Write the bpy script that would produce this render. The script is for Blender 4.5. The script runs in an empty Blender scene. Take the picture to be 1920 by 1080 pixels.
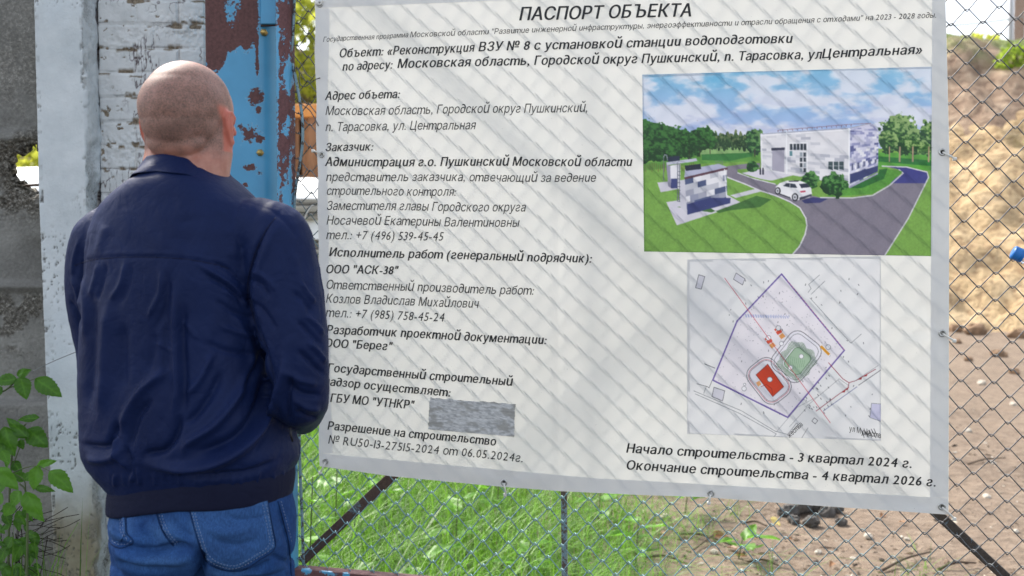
import bpy, math, random
import numpy as np
from mathutils import Vector
from mathutils.geometry import delaunay_2d_cdt
from mathutils.bvhtree import BVHTree
rnd = random.Random(7)
scene = bpy.context.scene
COL = scene.collection
# ------------------------------------------------------------------ camera
CAMZ, PITCH, FPX = 1.40, math.radians(2.0), 1900.0
cam_d = bpy.data.cameras.new("camera")
cam_d.sensor_width = 36.0
cam_d.lens = 36.0 * FPX / 1920.0
cam_d.clip_start = 0.05
cam_d.clip_end = 2000.0
cam_d.dof.use_dof = True
cam_d.dof.focus_distance = 2.42
cam_d.dof.aperture_fstop = 4.2
cam = bpy.data.objects.new("camera", cam_d)
cam.location = (0, 0, CAMZ)
cam.rotation_euler = (math.pi / 2 - PITCH, 0, 0)
COL.objects.link(cam)
scene.camera = cam
# ------------------------------------------------------------------ light
SUN_DIR = Vector((-0.42, 0.56, 0.74)).normalized()       # towards the sun: behind the fence, to the left
EXPOSURE = 1.55
world = bpy.data.worlds.new("World")
scene.world = world
world.use_nodes = True
_nt = world.node_tree
_nt.nodes.clear()
_sky = _nt.nodes.new("ShaderNodeTexSky")
_sky.sky_type = 'NISHITA'
_sky.sun_disc = False
_sky.sun_elevation = math.asin(SUN_DIR.z)
_sky.sun_rotation = math.atan2(SUN_DIR.x, SUN_DIR.y)
_sky.air_density = 1.0
_sky.dust_density = 2.0
_sky.ozone_density = 1.0
_bg = _nt.nodes.new("ShaderNodeBackground")
_bg.inputs[1].default_value = 0.125
_out = _nt.nodes.new("ShaderNodeOutputWorld")
_hs = _nt.nodes.new("ShaderNodeHueSaturation")
_hs.inputs["Saturation"].default_value = 0.42
_nt.links.new(_sky.outputs[0], _hs.inputs["Color"])
_nt.links.new(_hs.outputs[0], _bg.inputs[0])
_nt.links.new(_bg.outputs[0], _out.inputs[0])
sun_d = bpy.data.lights.new("sun", 'SUN')
sun_d.energy = 2.4
sun_d.angle = math.radians(15.0)
sun_d.color = (1.0, 0.95, 0.86)
sun = bpy.data.objects.new("sun", sun_d)
sun.rotation_euler = SUN_DIR.to_track_quat('Z', 'Y').to_euler()
sun.location = (-6, 8, 12)
COL.objects.link(sun)
scene.view_settings.view_transform = 'Standard'
scene.view_settings.look = 'None'
scene.view_settings.exposure = EXPOSURE
scene.view_settings.gamma = 1.0
scene.view_settings.use_curve_mapping = False
# ------------------------------------------------------------------ photo pixel <-> place
_F = np.array([0, math.cos(PITCH), -math.sin(PITCH)])
_U = np.array([0, math.sin(PITCH), math.cos(PITCH)])
_R = np.array([1.0, 0, 0])
CAMP = np.array([0, 0, CAMZ])
def ray(px, py):
    px = np.asarray(px, float); py = np.asarray(py, float)
    return _F + ((px - 960) / FPX)[..., None] * _R + (-(py - 540) / FPX)[..., None] * _U
def atY(px, py, Y):
    d = ray(px, py)
    return CAMP + d * (np.asarray(Y, float) / d[..., 1])[..., None]
def proj(P):
    q = np.asarray(P) - CAMP
    dz = q @ _F
    return 960 + FPX * (q @ _R) / dz, 540 - FPX * (q @ _U) / dz
FA = atY(550, 540, 2.82)
FD = np.array([1.62, -0.42, 0.0]); FD /= np.linalg.norm(FD)
FN = np.array([FD[1], -FD[0], 0.0])                       # fence normal, towards the viewer
if FN[1] > 0: FN = -FN
def onfence(px, py, off=0.0):
    d = ray(px, py)
    t = ((FA + FN * 0) - CAMP) @ FN
    t = (t + off) / (d @ FN)
    return CAMP + d * t[..., None]
# ------------------------------------------------------------------ noise
def vnoise(x, y, seed=0):
    x = np.asarray(x, float); y = np.asarray(y, float)
    xi = np.floor(x).astype(np.int64); yi = np.floor(y).astype(np.int64)
    fx = x - xi; fy = y - yi
    fx = fx * fx * (3 - 2 * fx); fy = fy * fy * (3 - 2 * fy)
    def h(a, b):
        n = (a * 374761393 + b * 668265263 + seed * 974634777) & 0x7fffffff
        n = ((n ^ (n >> 13)) * 1274126177) & 0x7fffffff
        n = (n ^ (n >> 16)) & 0xffff
        return n / 65535.0
    return (h(xi, yi) * (1 - fx) + h(xi + 1, yi) * fx) * (1 - fy) + (h(xi, yi + 1) * (1 - fx) + h(xi + 1, yi + 1) * fx) * fy
def fbm(x, y, seed=0, octv=4):
    s = 0; a = 0.5; t = 0
    for k in range(octv):
        s = s + a * vnoise(x * 2 ** k, y * 2 ** k, seed + k * 17); t += a; a *= 0.5
    return s / t
def sstep(a, b, x):
    t = np.clip((x - a) / (b - a), 0, 1)
    return t * t * (3 - 2 * t)
def s2l(c):
    c = np.asarray(c, float) / 255.0
    return np.where(c <= 0.04045, c / 12.92, ((c + 0.055) / 1.055) ** 2.4)
# ------------------------------------------------------------------ mesh helpers
def mk(name, V, F, mat=None, parent=None, smooth=True, attrs=None, fmat=None, mats=None):
    me = bpy.data.meshes.new(name)
    V = np.asarray(V, float)
    if isinstance(F, np.ndarray):
        n, k = F.shape
        me.vertices.add(len(V)); me.vertices.foreach_set("co", V.ravel())
        me.loops.add(n * k); me.loops.foreach_set("vertex_index", F.astype(np.int32).ravel())
        me.polygons.add(n)
        me.polygons.foreach_set("loop_start", np.arange(0, n * k, k, dtype=np.int32))
        me.polygons.foreach_set("loop_total", np.full(n, k, dtype=np.int32))
        me.update(calc_edges=True); me.validate()
    else:
        me.from_pydata([tuple(v) for v in V], [], F)
    for m in (mats or ([mat] if mat else [])):
        me.materials.append(m)
    if fmat is not None:
        me.polygons.foreach_set("material_index", np.asarray(fmat, np.int32))
    me.polygons.foreach_set("use_smooth", np.full(len(me.polygons), smooth, dtype=bool))
    setattrs(me, attrs)
    me.update()
    o = bpy.data.objects.new(name, me)
    COL.objects.link(o)
    if parent: o.parent = parent
    return o
def setattrs(me, attrs):
    for k, a in (attrs or {}).items():
        a = np.asarray(a, float)
        if a.ndim == 2:
            at = me.attributes.new(k, 'FLOAT_COLOR', 'POINT')
            if a.shape[1] == 3: a = np.concatenate([a, np.ones((len(a), 1))], 1)
            at.data.foreach_set("color", a.ravel())
        else:
            at = me.attributes.new(k, 'FLOAT', 'POINT')
            at.data.foreach_set("value", a.ravel())
def gridfaces(nu, nv, closed=False):
    i = np.arange(nu - 1)[:, None] * nv
    m = nv if closed else nv - 1
    j = np.arange(m)[None, :]
    a = i + j; b = i + (j + 1) % nv; c = b + nv; d = a + nv
    return np.stack([a, b, c, d], -1).reshape(-1, 4)
class MB:
    def __init__(s): s.v = []; s.f = []; s.n = 0; s.m = []
    def add(s, V, F, mi=0):
        V = np.asarray(V, float)
        s.v.append(V)
        for f in F: s.f.append(tuple(int(k) + s.n for k in f)); s.m.append(mi)
        s.n += len(V)
    def box(s, lo, hi, mi=0, bev=0.0):
        x0, y0, z0 = lo; x1, y1, z1 = hi
        if bev <= 0:
            V = [(x0,y0,z0),(x1,y0,z0),(x1,y1,z0),(x0,y1,z0),(x0,y0,z1),(x1,y0,z1),(x1,y1,z1),(x0,y1,z1)]
            s.add(V, [(3,2,1,0),(4,5,6,7),(0,1,5,4),(1,2,6,5),(2,3,7,6),(3,0,4,7)], mi)
        else:
            b = bev
            prof = lambda z, e: [(x0+e+b,y0+e,z),(x1-e-b,y0+e,z),(x1-e,y0+e+b,z),(x1-e,y1-e-b,z),(x1-e-b,y1-e,z),(x0+e+b,y1-e,z),(x0+e,y1-e-b,z),(x0+e,y0+e+b,z)]
            V = prof(z0, b) + prof(z0 + b, 0) + prof(z1 - b, 0) + prof(z1, b)
            F = [tuple(range(7, -1, -1)), tuple(range(24, 32))]
            for r in range(3):
                for k in range(8):
                    F.append((r*8+k, r*8+(k+1) % 8, r*8+8+(k+1) % 8, r*8+8+k))
            s.add(V, F, mi)
    def tube(s, pts, rad, n=8, caps=True, mi=0):
        V, F = tube(pts, rad, n, caps); s.add(V, F, mi)
    def xf(s, M):                                        # transform all so far
        s.v = [(v @ M[:3, :3].T) + M[:3, 3] for v in s.v]
    def build(s, name, mat, parent=None, smooth=False, mats=None):
        V = np.concatenate(s.v)
        o = mk(name, V, s.f, mat, parent, smooth, mats=mats, fmat=s.m if mats else None)
        return o
def frames(P):
    P = np.asarray(P, float)
    T = np.gradient(P, axis=0); T /= np.linalg.norm(T, axis=1)[:, None] + 1e-12
    up = np.array([0, 0, 1.0]) if abs(T[0][2]) < 0.9 else np.array([0, 1.0, 0])
    N = []
    n = np.cross(T[0], up); n /= np.linalg.norm(n)
    for t in T:
        n = n - t * (n @ t); n /= np.linalg.norm(n) + 1e-12
        N.append(n)
    N = np.array(N)
    return T, N, np.cross(T, N)
def tube(P, rad, n=8, caps=True):
    P = np.asarray(P, float); m = len(P)
    r = np.broadcast_to(np.asarray(rad, float), (m,))
    T, N, B = frames(P)
    a = np.linspace(0, 2 * np.pi, n, endpoint=False)
    V = P[:, None] + r[:, None, None] * (np.cos(a)[None, :, None] * N[:, None] + np.sin(a)[None, :, None] * B[:, None])
    F = [tuple(x) for x in gridfaces(m, n, True)]
    if caps:
        F.append(tuple(range(n))[::-1]); F.append(tuple(range((m - 1) * n, m * n)))
    return V.reshape(-1, 3), F
def ellip(c, r, M=None, nu=20, nv=28):
    u = np.linspace(0, np.pi, nu); v = np.linspace(0, 2 * np.pi, nv, endpoint=False)
    V = np.stack([np.sin(u)[:, None] * np.cos(v)[None], np.sin(u)[:, None] * np.sin(v)[None], np.cos(u)[:, None] * np.ones(nv)[None]], -1).reshape(-1, 3) * np.asarray(r)
    if M is not None: V = V @ np.asarray(M).T
    F = [tuple(x[::-1]) for x in gridfaces(nu, nv, True)]
    return V + np.asarray(c), F
def chain(mb, pts, rads, n=20):
    P = np.asarray(pts, float)
    for a, b, ra, rb in zip(P[:-1], P[1:], rads[:-1], rads[1:]):
        L = np.linspace(0, 1, 4)[:, None]
        mb.tube(a + (b - a) * L, np.linspace(ra, rb, 4), n)
    for p, r in zip(P, rads): mb.add(*ellip(p, (r, r, r), nu=12, nv=n))
def resample(pts, step):
    P = np.asarray(pts, float)
    L = np.r_[0, np.cumsum(np.linalg.norm(np.diff(P, axis=0), axis=1))]
    n = max(2, int(L[-1] / step) + 1)
    t = np.linspace(0, L[-1], n)
    return np.stack([np.interp(t, L, P[:, k]) for k in range(P.shape[1])], 1)
def spline(pts, n=8):                                    # Catmull-Rom through the points
    P = np.asarray(pts, float)
    P = np.concatenate([[2 * P[0] - P[1]], P, [2 * P[-1] - P[-2]]])
    out = []
    for k in range(1, len(P) - 2):
        for t in np.linspace(0, 1, n, endpoint=False):
            a, b, c, d = P[k-1], P[k], P[k+1], P[k+2]
            out.append(0.5 * ((2*b) + (c-a)*t + (2*a-5*b+4*c-d)*t*t + (3*b-a-3*c+d)*t**3))
    out.append(P[-2])
    return np.array(out)
def remesh(mb, voxel, smooth=4):
    o = mb.build("tmp", None)
    m = o.modifiers.new("r", 'REMESH'); m.mode = 'VOXEL'; m.voxel_size = voxel; m.adaptivity = 0
    if smooth:
        k = o.modifiers.new("s", 'SMOOTH'); k.iterations = smooth; k.factor = 0.5
    dg = bpy.context.evaluated_depsgraph_get(); dg.update()
    e = o.evaluated_get(dg)
    me = bpy.data.meshes.new_from_object(e)
    old = o.data
    bpy.data.objects.remove(o); bpy.data.meshes.remove(old)
    return me
def mesh_np(me):
    V = np.empty(len(me.vertices) * 3); me.vertices.foreach_get("co", V)
    N = np.empty(len(me.vertices) * 3); me.vertices.foreach_get("normal", N)
    return V.reshape(-1, 3), N.reshape(-1, 3)
def obj_from(name, me, mat, parent=None):
    me.name = name
    me.materials.clear(); me.materials.append(mat)
    me.polygons.foreach_set("use_smooth", np.full(len(me.polygons), True, dtype=bool))
    o = bpy.data.objects.new(name, me); COL.objects.link(o)
    if parent: o.parent = parent
    return o
def empty(name, loc=(0, 0, 0)):
    o = bpy.data.objects.new(name, None); o.empty_display_size = 0.1
    COL.objects.link(o)
    o["_loc"] = tuple(float(k) for k in loc)
    return o
def settle():                                            # move every Empty to its thing's base, children staying where they are
    for o in list(COL.objects):
        if o.type == 'EMPTY' and "_loc" in o:
            l = Vector(o["_loc"]); o.location = l
            for c in o.children: c.location = Vector(c.location) - l
            del o["_loc"]
def tag(o, label=None, cat=None, group=None, kind=None):
    if label: o["label"] = label
    if cat: o["category"] = cat
    if group: o["group"] = group
    if kind: o["kind"] = kind
    return o
# ------------------------------------------------------------------ materials
class NT:
    def __init__(s, name):
        s.m = bpy.data.materials.new(name); s.m.use_nodes = True
        s.t = s.m.node_tree; s.t.nodes.clear()
        s.out = s.t.nodes.new("ShaderNodeOutputMaterial")
    def n(s, typ, props=None, **ins):
        k = s.t.nodes.new("ShaderNode" + typ)
        for a, b in (props or {}).items(): setattr(k, a, b)
        for a, b in ins.items():
            key = int(a[1:]) if a[0] == 'i' and a[1:].isdigit() else a.replace('_', ' ')
            s.set(k.inputs[key], b)
        return k
    def set(s, sock, v):
        if isinstance(v, bpy.types.NodeSocket): s.t.links.new(v, sock)
        elif isinstance(v, bpy.types.Node): s.t.links.new(v.outputs[0], sock)
        else:
            if hasattr(v, '__len__') and sock.type == 'RGBA' and len(v) == 3: v = (*v, 1)
            sock.default_value = v
    def pos(s): return s.n("NewGeometry").outputs["Position"]
    def attr(s, name, f=True): return s.n("Attribute", {"attribute_name": name}).outputs["Fac" if f else "Color"]
    def noise(s, scale, detail=5, rough=0.55, vec=None, dist=0.0):
        return s.n("TexNoise", Vector=vec if vec is not None else s.pos(), Scale=scale, Detail=detail, Roughness=rough, Distortion=dist).outputs[0]
    def ramp(s, fac, stops, interp='LINEAR'):
        r = s.n("ValToRGB"); cr = r.color_ramp; cr.interpolation = interp
        while len(cr.elements) < len(stops): cr.elements.new(0.5)
        for e, (p, c) in zip(cr.elements, stops):
            e.position = p
            e.color = (c, c, c, 1) if not hasattr(c, '__len__') else (*c[:3], 1)
        s.set(r.inputs[0], fac)
        return r.outputs[0]
    def mix(s, fac, a, b, typ='MIX'):
        m = s.n("Mix", {"data_type": 'RGBA', "blend_type": typ})
        s.set(m.inputs[0], fac); s.set(m.inputs[6], a); s.set(m.inputs[7], b)
        return m.outputs[2]
    def math(s, op, a, b=0.0, clamp=False):
        m = s.n("Math", {"operation": op, "use_clamp": clamp}); s.set(m.inputs[0], a); s.set(m.inputs[1], b)
        return m.outputs[0]
    def bump(s, h, strength=0.5, dist=0.01, normal=None):
        b = s.n("Bump"); s.set(b.inputs["Height"], h); b.inputs["Strength"].default_value = strength; b.inputs["Distance"].default_value = dist
        if normal is not None: s.set(b.inputs["Normal"], normal)
        return b.outputs[0]
    def pbr(s, col, rough=0.7, bump=None, metal=0.0, **kw):
        p = s.n("BsdfPrincipled")
        s.set(p.inputs["Base Color"], col); s.set(p.inputs["Roughness"], rough); s.set(p.inputs["Metallic"], metal)
        if bump is not None: s.set(p.inputs["Normal"], bump)
        for a, b in kw.items(): s.set(p.inputs[a.replace('_', ' ')], b)
        s.t.links.new(p.outputs[0], s.out.inputs[0])
        return s.m
    def surf(s, sh):
        s.t.links.new(sh.outputs[0], s.out.inputs[0]); return s.m
def L(*c): return tuple(float(x) for x in s2l(c))
def simple(name, c, rough=0.6, metal=0.0, var=0.15, scale=30, bump=0.2):
    t = NT(name)
    nz = t.noise(scale)
    c = np.array(c)
    col = t.ramp(nz, [(0.25, tuple(c * (1 - var))), (0.75, tuple(np.minimum(c * (1 + var), 1)))])
    return t.pbr(col, rough, t.bump(nz, bump, 0.002), metal)
# ================================================================== GROUND AND TERRAIN
def m_ground():
    t = NT("dirt")
    a = t.noise(1.3, 6, 0.6); b = t.noise(14, 6, 0.65); c = t.noise(90, 4, 0.6)
    col = t.ramp(a, [(0.3, (0.13, 0.092, 0.064)), (0.52, (0.235, 0.172, 0.122)), (0.72, (0.32, 0.245, 0.178))])
    col = t.mix(0.55, col, t.ramp(b, [(0.3, (0.075, 0.053, 0.038)), (0.5, (0.24, 0.175, 0.125)), (0.75, (0.40, 0.325, 0.25))]))
    col = t.mix(t.ramp(c, [(0.55, 0.0), (0.75, 0.35)]), col, (0.10, 0.075, 0.055))
    h = t.math('ADD', t.math('MULTIPLY', b, 1.0), t.math('MULTIPLY', c, 0.35))
    return t.pbr(col, 0.95, t.bump(h, 0.9, 0.05))
gx = np.r_[np.linspace(-300, -14, 14), np.linspace(-12, -3, 16), np.linspace(-2.8, 4.5, 120), np.linspace(5, 16, 24), np.linspace(20, 300, 14)]
gy = np.r_[np.linspace(-60, -4, 8), np.linspace(-3, 2.6, 12), np.linspace(2.7, 9, 130), np.linspace(9.4, 20, 24), np.linspace(24, 500, 14)]
GX, GY = np.meshgrid(gx, gy, indexing='ij')
gz = 0.05 * (fbm(GX * 2.3, GY * 2.3, 3, 5) - 0.5) * sstep(2.4, 3.4, GY) + 0.03 * (fbm(GX * 9, GY * 9, 5, 3) - 0.5) * sstep(2.6, 3.4, GY)
tag(mk("ground", np.stack([GX, GY, gz], -1).reshape(-1, 3), gridfaces(len(gx), len(gy)), m_ground()), kind="structure")
def m_sand():
    t = NT("sand")
    a = t.noise(0.9, 6, 0.65); b = t.noise(5.5, 6, 0.6); c = t.noise(30, 3)
    col = t.ramp(a, [(0.3, (0.36, 0.24, 0.12)), (0.5, (0.58, 0.42, 0.235)), (0.7, (0.68, 0.52, 0.32))])
    col = t.mix(t.ramp(b, [(0.36, 0.75), (0.52, 0.0)]), col, (0.24, 0.14, 0.07))
    return t.pbr(col, 0.95, t.bump(t.math('ADD', b, t.math('MULTIPLY', c, 0.2)), 0.9, 0.25))
hx = np.linspace(0, 26, 190); hy = np.linspace(15.5, 38, 150)
HX, HY = np.meshgrid(hx, hy, indexing='ij')
r = np.hypot((HX - 13.0) / 13.0, (HY - 27.5) / 10.5)
hz = 5.6 * np.clip(1 - r ** 1.25, -0.3, 1) + 0.35 * (fbm(HX * 0.8, HY * 0.8, 21, 5) - 0.5) + 0.75 * (fbm(HX * 1.9, HY * 1.9, 27, 5) - 0.5) - 0.06
tag(mk("sand_heap", np.stack([HX, HY, hz], -1).reshape(-1, 3), gridfaces(len(hx), len(hy)), m_sand()), kind="structure")
def m_bank():
    t = NT("bank")
    a = t.noise(0.55, 6, 0.6); b = t.noise(3.0, 6, 0.65)
    soil = t.ramp(b, [(0.3, (0.13, 0.075, 0.048)), (0.5, (0.34, 0.235, 0.16)), (0.72, (0.50, 0.38, 0.27))])
    g = t.ramp(b, [(0.3, (0.055, 0.10, 0.02)), (0.7, (0.19, 0.27, 0.05))])
    z = t.n("SeparateXYZ", Vector=t.pos()).outputs[2]
    w = t.math('ADD', a, t.math('MULTIPLY', t.math('SUBTRACT', z, 6.6), 0.12))
    col = t.mix(t.ramp(w, [(0.5, 0.0), (0.66, 0.85)]), soil, g)
    return t.pbr(col, 0.95, t.bump(b, 0.9, 0.25))
bx = np.linspace(-34, 34, 420); by = np.linspace(15, 62, 200)
BX, BY = np.meshgrid(bx, by, indexing='ij')
top = 7.6 + 1.1 * (fbm(BX * 0.22, BY * 0.2, 31, 4) - 0.5)
bz = top * sstep(17.5, 32.5, BY + 2.4 * (fbm(BX * 0.25, BY * 0.1, 35, 3) - 0.5) * 2) + 1.3 * (fbm(BX * 0.9, BY * 0.9, 39, 5) - 0.5) * sstep(16, 20, BY) - 0.08
tag(mk("embankment", np.stack([BX, BY, bz], -1).reshape(-1, 3), gridfaces(len(bx), len(by)), m_bank()), kind="structure")

# ================================================================== CONCRETE FENCE PANEL (with a broken hole)
def m_concrete(name, dark, mid, light, pit=True):
    t = NT(name)
    a = t.noise(3.2, 7, 0.62); b = t.noise(110, 5, 0.75); c = t.noise(320, 2)
    w = t.attr("wear")
    k = t.math('ADD', t.math('MULTIPLY', a, 0.7), t.math('MULTIPLY', b, 0.3))
    col = t.ramp(k, [(0.34, dark), (0.5, mid), (0.66, light)])
    col = t.mix(w, col, t.ramp(b, [(0.35, (0.035, 0.032, 0.026)), (0.52, (0.15, 0.135, 0.11)), (0.66, (0.46, 0.44, 0.39))]))
    h = t.math('ADD', b, t.math('MULTIPLY', c, 0.4))
    return t.pbr(col, 0.92, t.bump(h, 0.6, 0.006))
YP = 3.11
xs = np.r_[np.linspace(-3.6, -1.72, 30), np.linspace(-1.715, -1.40, 105)]
zs = np.r_[np.linspace(-0.02, 0.30, 20), np.linspace(0.305, 2.30, 560), np.linspace(2.32, 2.6, 8)]
X, Z = np.meshgrid(xs, zs, indexing='ij')
ppx, ppy = proj(np.stack([X, np.full_like(X, YP), Z], -1))
# relief: broad sloping facets with ledges, as on a cast relief panel
dep = np.zeros_like(X)
dep += 0.030 * sstep(262, 235, ppy) * sstep(-400, 40, ppx)
dep += 0.022 * np.clip((ppy - 545) / 200, 0, 1) * sstep(760, 745, ppy) - 0.02 * np.exp(-((ppy - 537) / 9) ** 2)
dep -= 0.022 * sstep(744, 754, ppy)
dep += 0.010 * np.exp(-((ppy - 750) / 3.2) ** 2)
dep += 0.018 * sstep(0, 80, (ppx - 10) - (ppy - 440) * 0.55) * sstep(440, 470, ppy) * sstep(530, 500, ppy)
hole = np.hypot((ppx - 57 + 3 * np.sin(ppy / 9)) / 52, (ppy - 311) / 44)
jag = 0.22 * (fbm(ppx / 13, ppy / 13, 51, 4) - 0.5) * 2
hr = hole + jag * 0.55
rim = np.exp(-((hr - 1.25) / 0.26) ** 2) * (hr > 0.8)
exposed = np.clip(sstep(1.75, 1.2, hr + 0.5 * (fbm(ppx / 16, ppy / 16, 57, 3) - 0.5)), 0, 1)
agg = np.exp(-((ppy - (378 + 0.05 * ppx)) / 26) ** 2) * sstep(0.35, 0.6, fbm(ppx / 22, ppy / 18, 61, 3) + 0.15)
agg2 = sstep(0.5, 0.62, fbm(ppx / 34, ppy / 40, 66, 4)) * sstep(540, 560, ppy) * sstep(680, 640, ppy)
wear = np.clip(exposed + agg * 0.95 + agg2 * 0.8 + 0.45 * sstep(0.45, 0.65, fbm(ppx / 60, ppy / 70, 63, 4)) * sstep(280, 140, ppy) * sstep(60, 110, ppy) + 0.3 * sstep(110, 60, ppy), 0, 1)
grain = fbm(ppx / 3.2, ppy / 3.2, 71, 3) - 0.5
dep += exposed * (0.035 * sstep(1.7, 1.0, hr)) + grain * (0.004 + 0.022 * np.clip(exposed + agg + 0.7 * agg2, 0, 1))
Vp = np.stack([X, YP + dep, Z], -1).reshape(-1, 3)
Fp = gridfaces(len(xs), len(zs))
hv = (hr < 1.0).ravel()
Fp = Fp[~hv[Fp].any(1)]
panel = mk("concrete_fence_panel", Vp, Fp, m_concrete("panel_concrete", (0.13, 0.125, 0.115), (0.23, 0.225, 0.205), (0.36, 0.35, 0.32)), attrs={"wear": wear.ravel()})
sm = panel.modifiers.new("s", 'SOLIDIFY'); sm.thickness = 0.034; sm.offset = 1.0
if panel.data.polygons[0].normal.y < 0: sm.offset = -1.0
tag(panel, "dark grey stained concrete fence panel with a ragged broken hole", "fence panel")
rb = atY(np.array([25., 85.]), np.array([349., 346.]), YP + 0.05)
rebar = mk("reinforcing_bar", *tube(rb, 0.004, 8), simple("rust_bar", (0.06, 0.03, 0.018)), parent=panel)

# ================================================================== WHITE CONCRETE POST
def m_whitepost():
    t = NT("whitewashed_concrete")
    w = t.attr("wear"); d = t.attr("dirt")
    a = t.noise(9, 6, 0.6); b = t.noise(140, 4, 0.65); c = t.noise(34, 3, 0.5)
    white = t.ramp(a, [(0.3, (0.55, 0.60, 0.62)), (0.7, (0.71, 0.75, 0.765))])
    stain = t.ramp(a, [(0.3, (0.20, 0.165, 0.10)), (0.7, (0.40, 0.36, 0.26))])
    col = t.mix(d, white, stain)
    col = t.mix(t.math('MULTIPLY', w, t.ramp(b, [(0.35, 1.0), (0.62, 0.55)])), col, t.ramp(b, [(0.35, (0.06, 0.055, 0.045)), (0.7, (0.33, 0.33, 0.31))]))
    return t.pbr(col, 0.85, t.bump(t.math('ADD', b, t.math('MULTIPLY', c, 0.6)), 0.35, 0.004))
YW = 2.97
zz = np.linspace(-0.03, 2.5, 620)
def xl_of(py): return np.interp(py, [0, 400, 700, 1000, 1424], [73, 77, 84, 92, 104])
def xr_of(py): return np.interp(py, [0, 400, 880, 1424], [160, 163.5, 166, 172])
_, pyz = proj(np.stack([np.full_like(zz, -1.3), np.full_like(zz, YW), zz], -1))
tX = lambda px, Y: (px - 960) / FPX * (Y * math.cos(PITCH) - (0))
cols = []
nf, ns = 60, 44
V = np.zeros((len(zz), nf + ns + 12, 3)); wv = np.zeros(V.shape[:2]); dv = np.zeros(V.shape[:2])
for k, z in enumerate(zz):
    py = pyz[k]
    x0 = (xl_of(py) - 960) / FPX * YW; x1 = (xr_of(py) - 960) / FPX * YW
    fx = np.linspace(x0, x1, nf)
    V[k, 6:6+nf] = np.stack([fx, np.full(nf, YW), np.full(nf, z)], -1)
    V[k, :6] = np.stack([np.full(6, x0 - 0.004), np.linspace(YW + 0.16, YW + 0.006, 6), np.full(6, z)], -1)
    V[k, 6+nf:6+nf+ns] = np.stack([np.full(ns, x1 + 0.004), np.linspace(YW + 0.006, YW + 0.105, ns), np.full(ns, z)], -1)
    V[k, 6+nf+ns:] = np.stack([np.full(6, x1), np.linspace(YW + 0.11, YW + 0.16, 6), np.full(6, z)], -1)
P = V.reshape(-1, 3); qx, qy = proj(P); qx = qx.reshape(V.shape[:2]); qy = qy.reshape(V.shape[:2])
nrm = np.zeros_like(V); nrm[:, :6, 0] = -1; nrm[:, 6:6+nf, 1] = -1; nrm[:, 6+nf:, 0] = 1
side = np.zeros(V.shape[:2]); side[:, 6+nf:] = 1
s_, t_ = V[..., 0] + V[..., 1], V[..., 2]
disp = 0.0018 * (fbm(s_ * 40, t_ * 40, 81, 4) - 0.5)
crater = sstep(0.50, 0.70, fbm(s_ * 13, t_ * 9, 83, 5))
disp = disp + side * (0.030 * (fbm(s_ * 14, t_ * 14, 85, 5) - 0.5) - 0.012 * crater)
pits = sstep(0.72, 0.77, fbm(s_ * 150, t_ * 130, 87, 2)) * sstep(0.46, 0.64, fbm(s_ * 6, t_ * 6, 89, 3))
edge = np.zeros_like(disp); edge[:, 6:11] = 1; edge[:, 6+nf-4:6+nf] = 1
chip = edge * sstep(0.62, 0.72, fbm(s_ * 40, t_ * 40, 91, 3))
disp = disp - pits * 0.004 - chip * 0.006
V = V + nrm * disp[..., None]
lower = sstep(840, 1060, qy + 120 * (fbm(s_ * 12, t_ * 5, 93, 4) - 0.5))
wv = np.clip(pits + chip * 0.9 + side * (0.40 * crater + 0.30 * fbm(s_ * 40, t_ * 40, 98, 4)) + 0.7 * sstep(0.55, 0.7, fbm(s_ * 22, t_ * 14, 95, 4)) * lower + 0.6 * edge * sstep(0.6, 0.75, fbm(s_ * 20, t_ * 60, 97, 3)) * 0.6, 0, 1)
moss = sstep(0.42, 0.6, fbm(s_ * 7, t_ * 3.5, 99, 4))
dv = np.clip(lower * (0.35 + 0.65 * moss) + 0.10 * moss, 0, 1)
post = mk("concrete_post", V.reshape(-1, 3), gridfaces(len(zz), V.shape[1]), m_whitepost(), attrs={"wear": wv.ravel(), "dirt": dv.ravel()})
tag(post, "whitewashed pitted concrete post with stained foot beside the broken panel", "post")

# ================================================================== PAINTED BRICK PILLAR
def m_brick():
    t = NT("painted_brick")
    w = t.attr("wear"); cr = t.attr("crack")
    a = t.noise(14, 6, 0.6); b = t.noise(120, 4, 0.7)
    paint = t.ramp(a, [(0.3, (0.60, 0.61, 0.60)), (0.7, (0.78, 0.785, 0.77))])
    bare = t.ramp(b, [(0.3, (0.10, 0.075, 0.05)), (0.55, (0.26, 0.205, 0.14)), (0.75, (0.40, 0.35, 0.27))])
    col = t.mix(w, paint, bare)
    col = t.mix(cr, col, (0.085, 0.055, 0.06))
    return t.pbr(col, 0.8, t.bump(b, 0.45, 0.004))
YB = 3.065
bx0 = (150 - 960) / FPX * YB; bx1 = (386 - 960) / FPX * YB
xs = np.linspace(bx0, bx1, 230); zs = np.linspace(0, 2.52, 1150)
X, Z = np.meshgrid(xs, zs, indexing='ij')
course = 0.0725
wob = 0.004 * (fbm(X * 6, Z * 3, 101, 3) - 0.5)
zc = (Z + 0.018 + wob) / course
row = np.floor(zc); fz = zc - row
hsh = lambda r, k: np.abs(np.sin(r * 12.9898 + k * 78.233) * 43758.5453) % 1
off = np.where(row % 2 == 0, 0.0, 0.0625) + 0.012 * (hsh(row, 1) - 0.5)
Lb = np.where(row % 2 == 0, 0.255, 0.128)
xc = (X - bx0 + off + 0.02) / Lb; cb = np.floor(xc); fx = xc - cb
ez = np.minimum(fz, 1 - fz) * course; ex = np.minimum(fx, 1 - fx) * Lb
e = np.minimum(ez, ex)
bid = row * 13.7 + cb * 7.1
mort = 1 - sstep(0.0025, 0.0085, e + 0.005 * (fbm(X * 70, Z * 70, 103, 3) - 0.5))
filled = sstep(0.30, 0.52, fbm(X * 9 + 3, Z * 9, 105, 4))                          # paint and mortar bridging the joint
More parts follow.
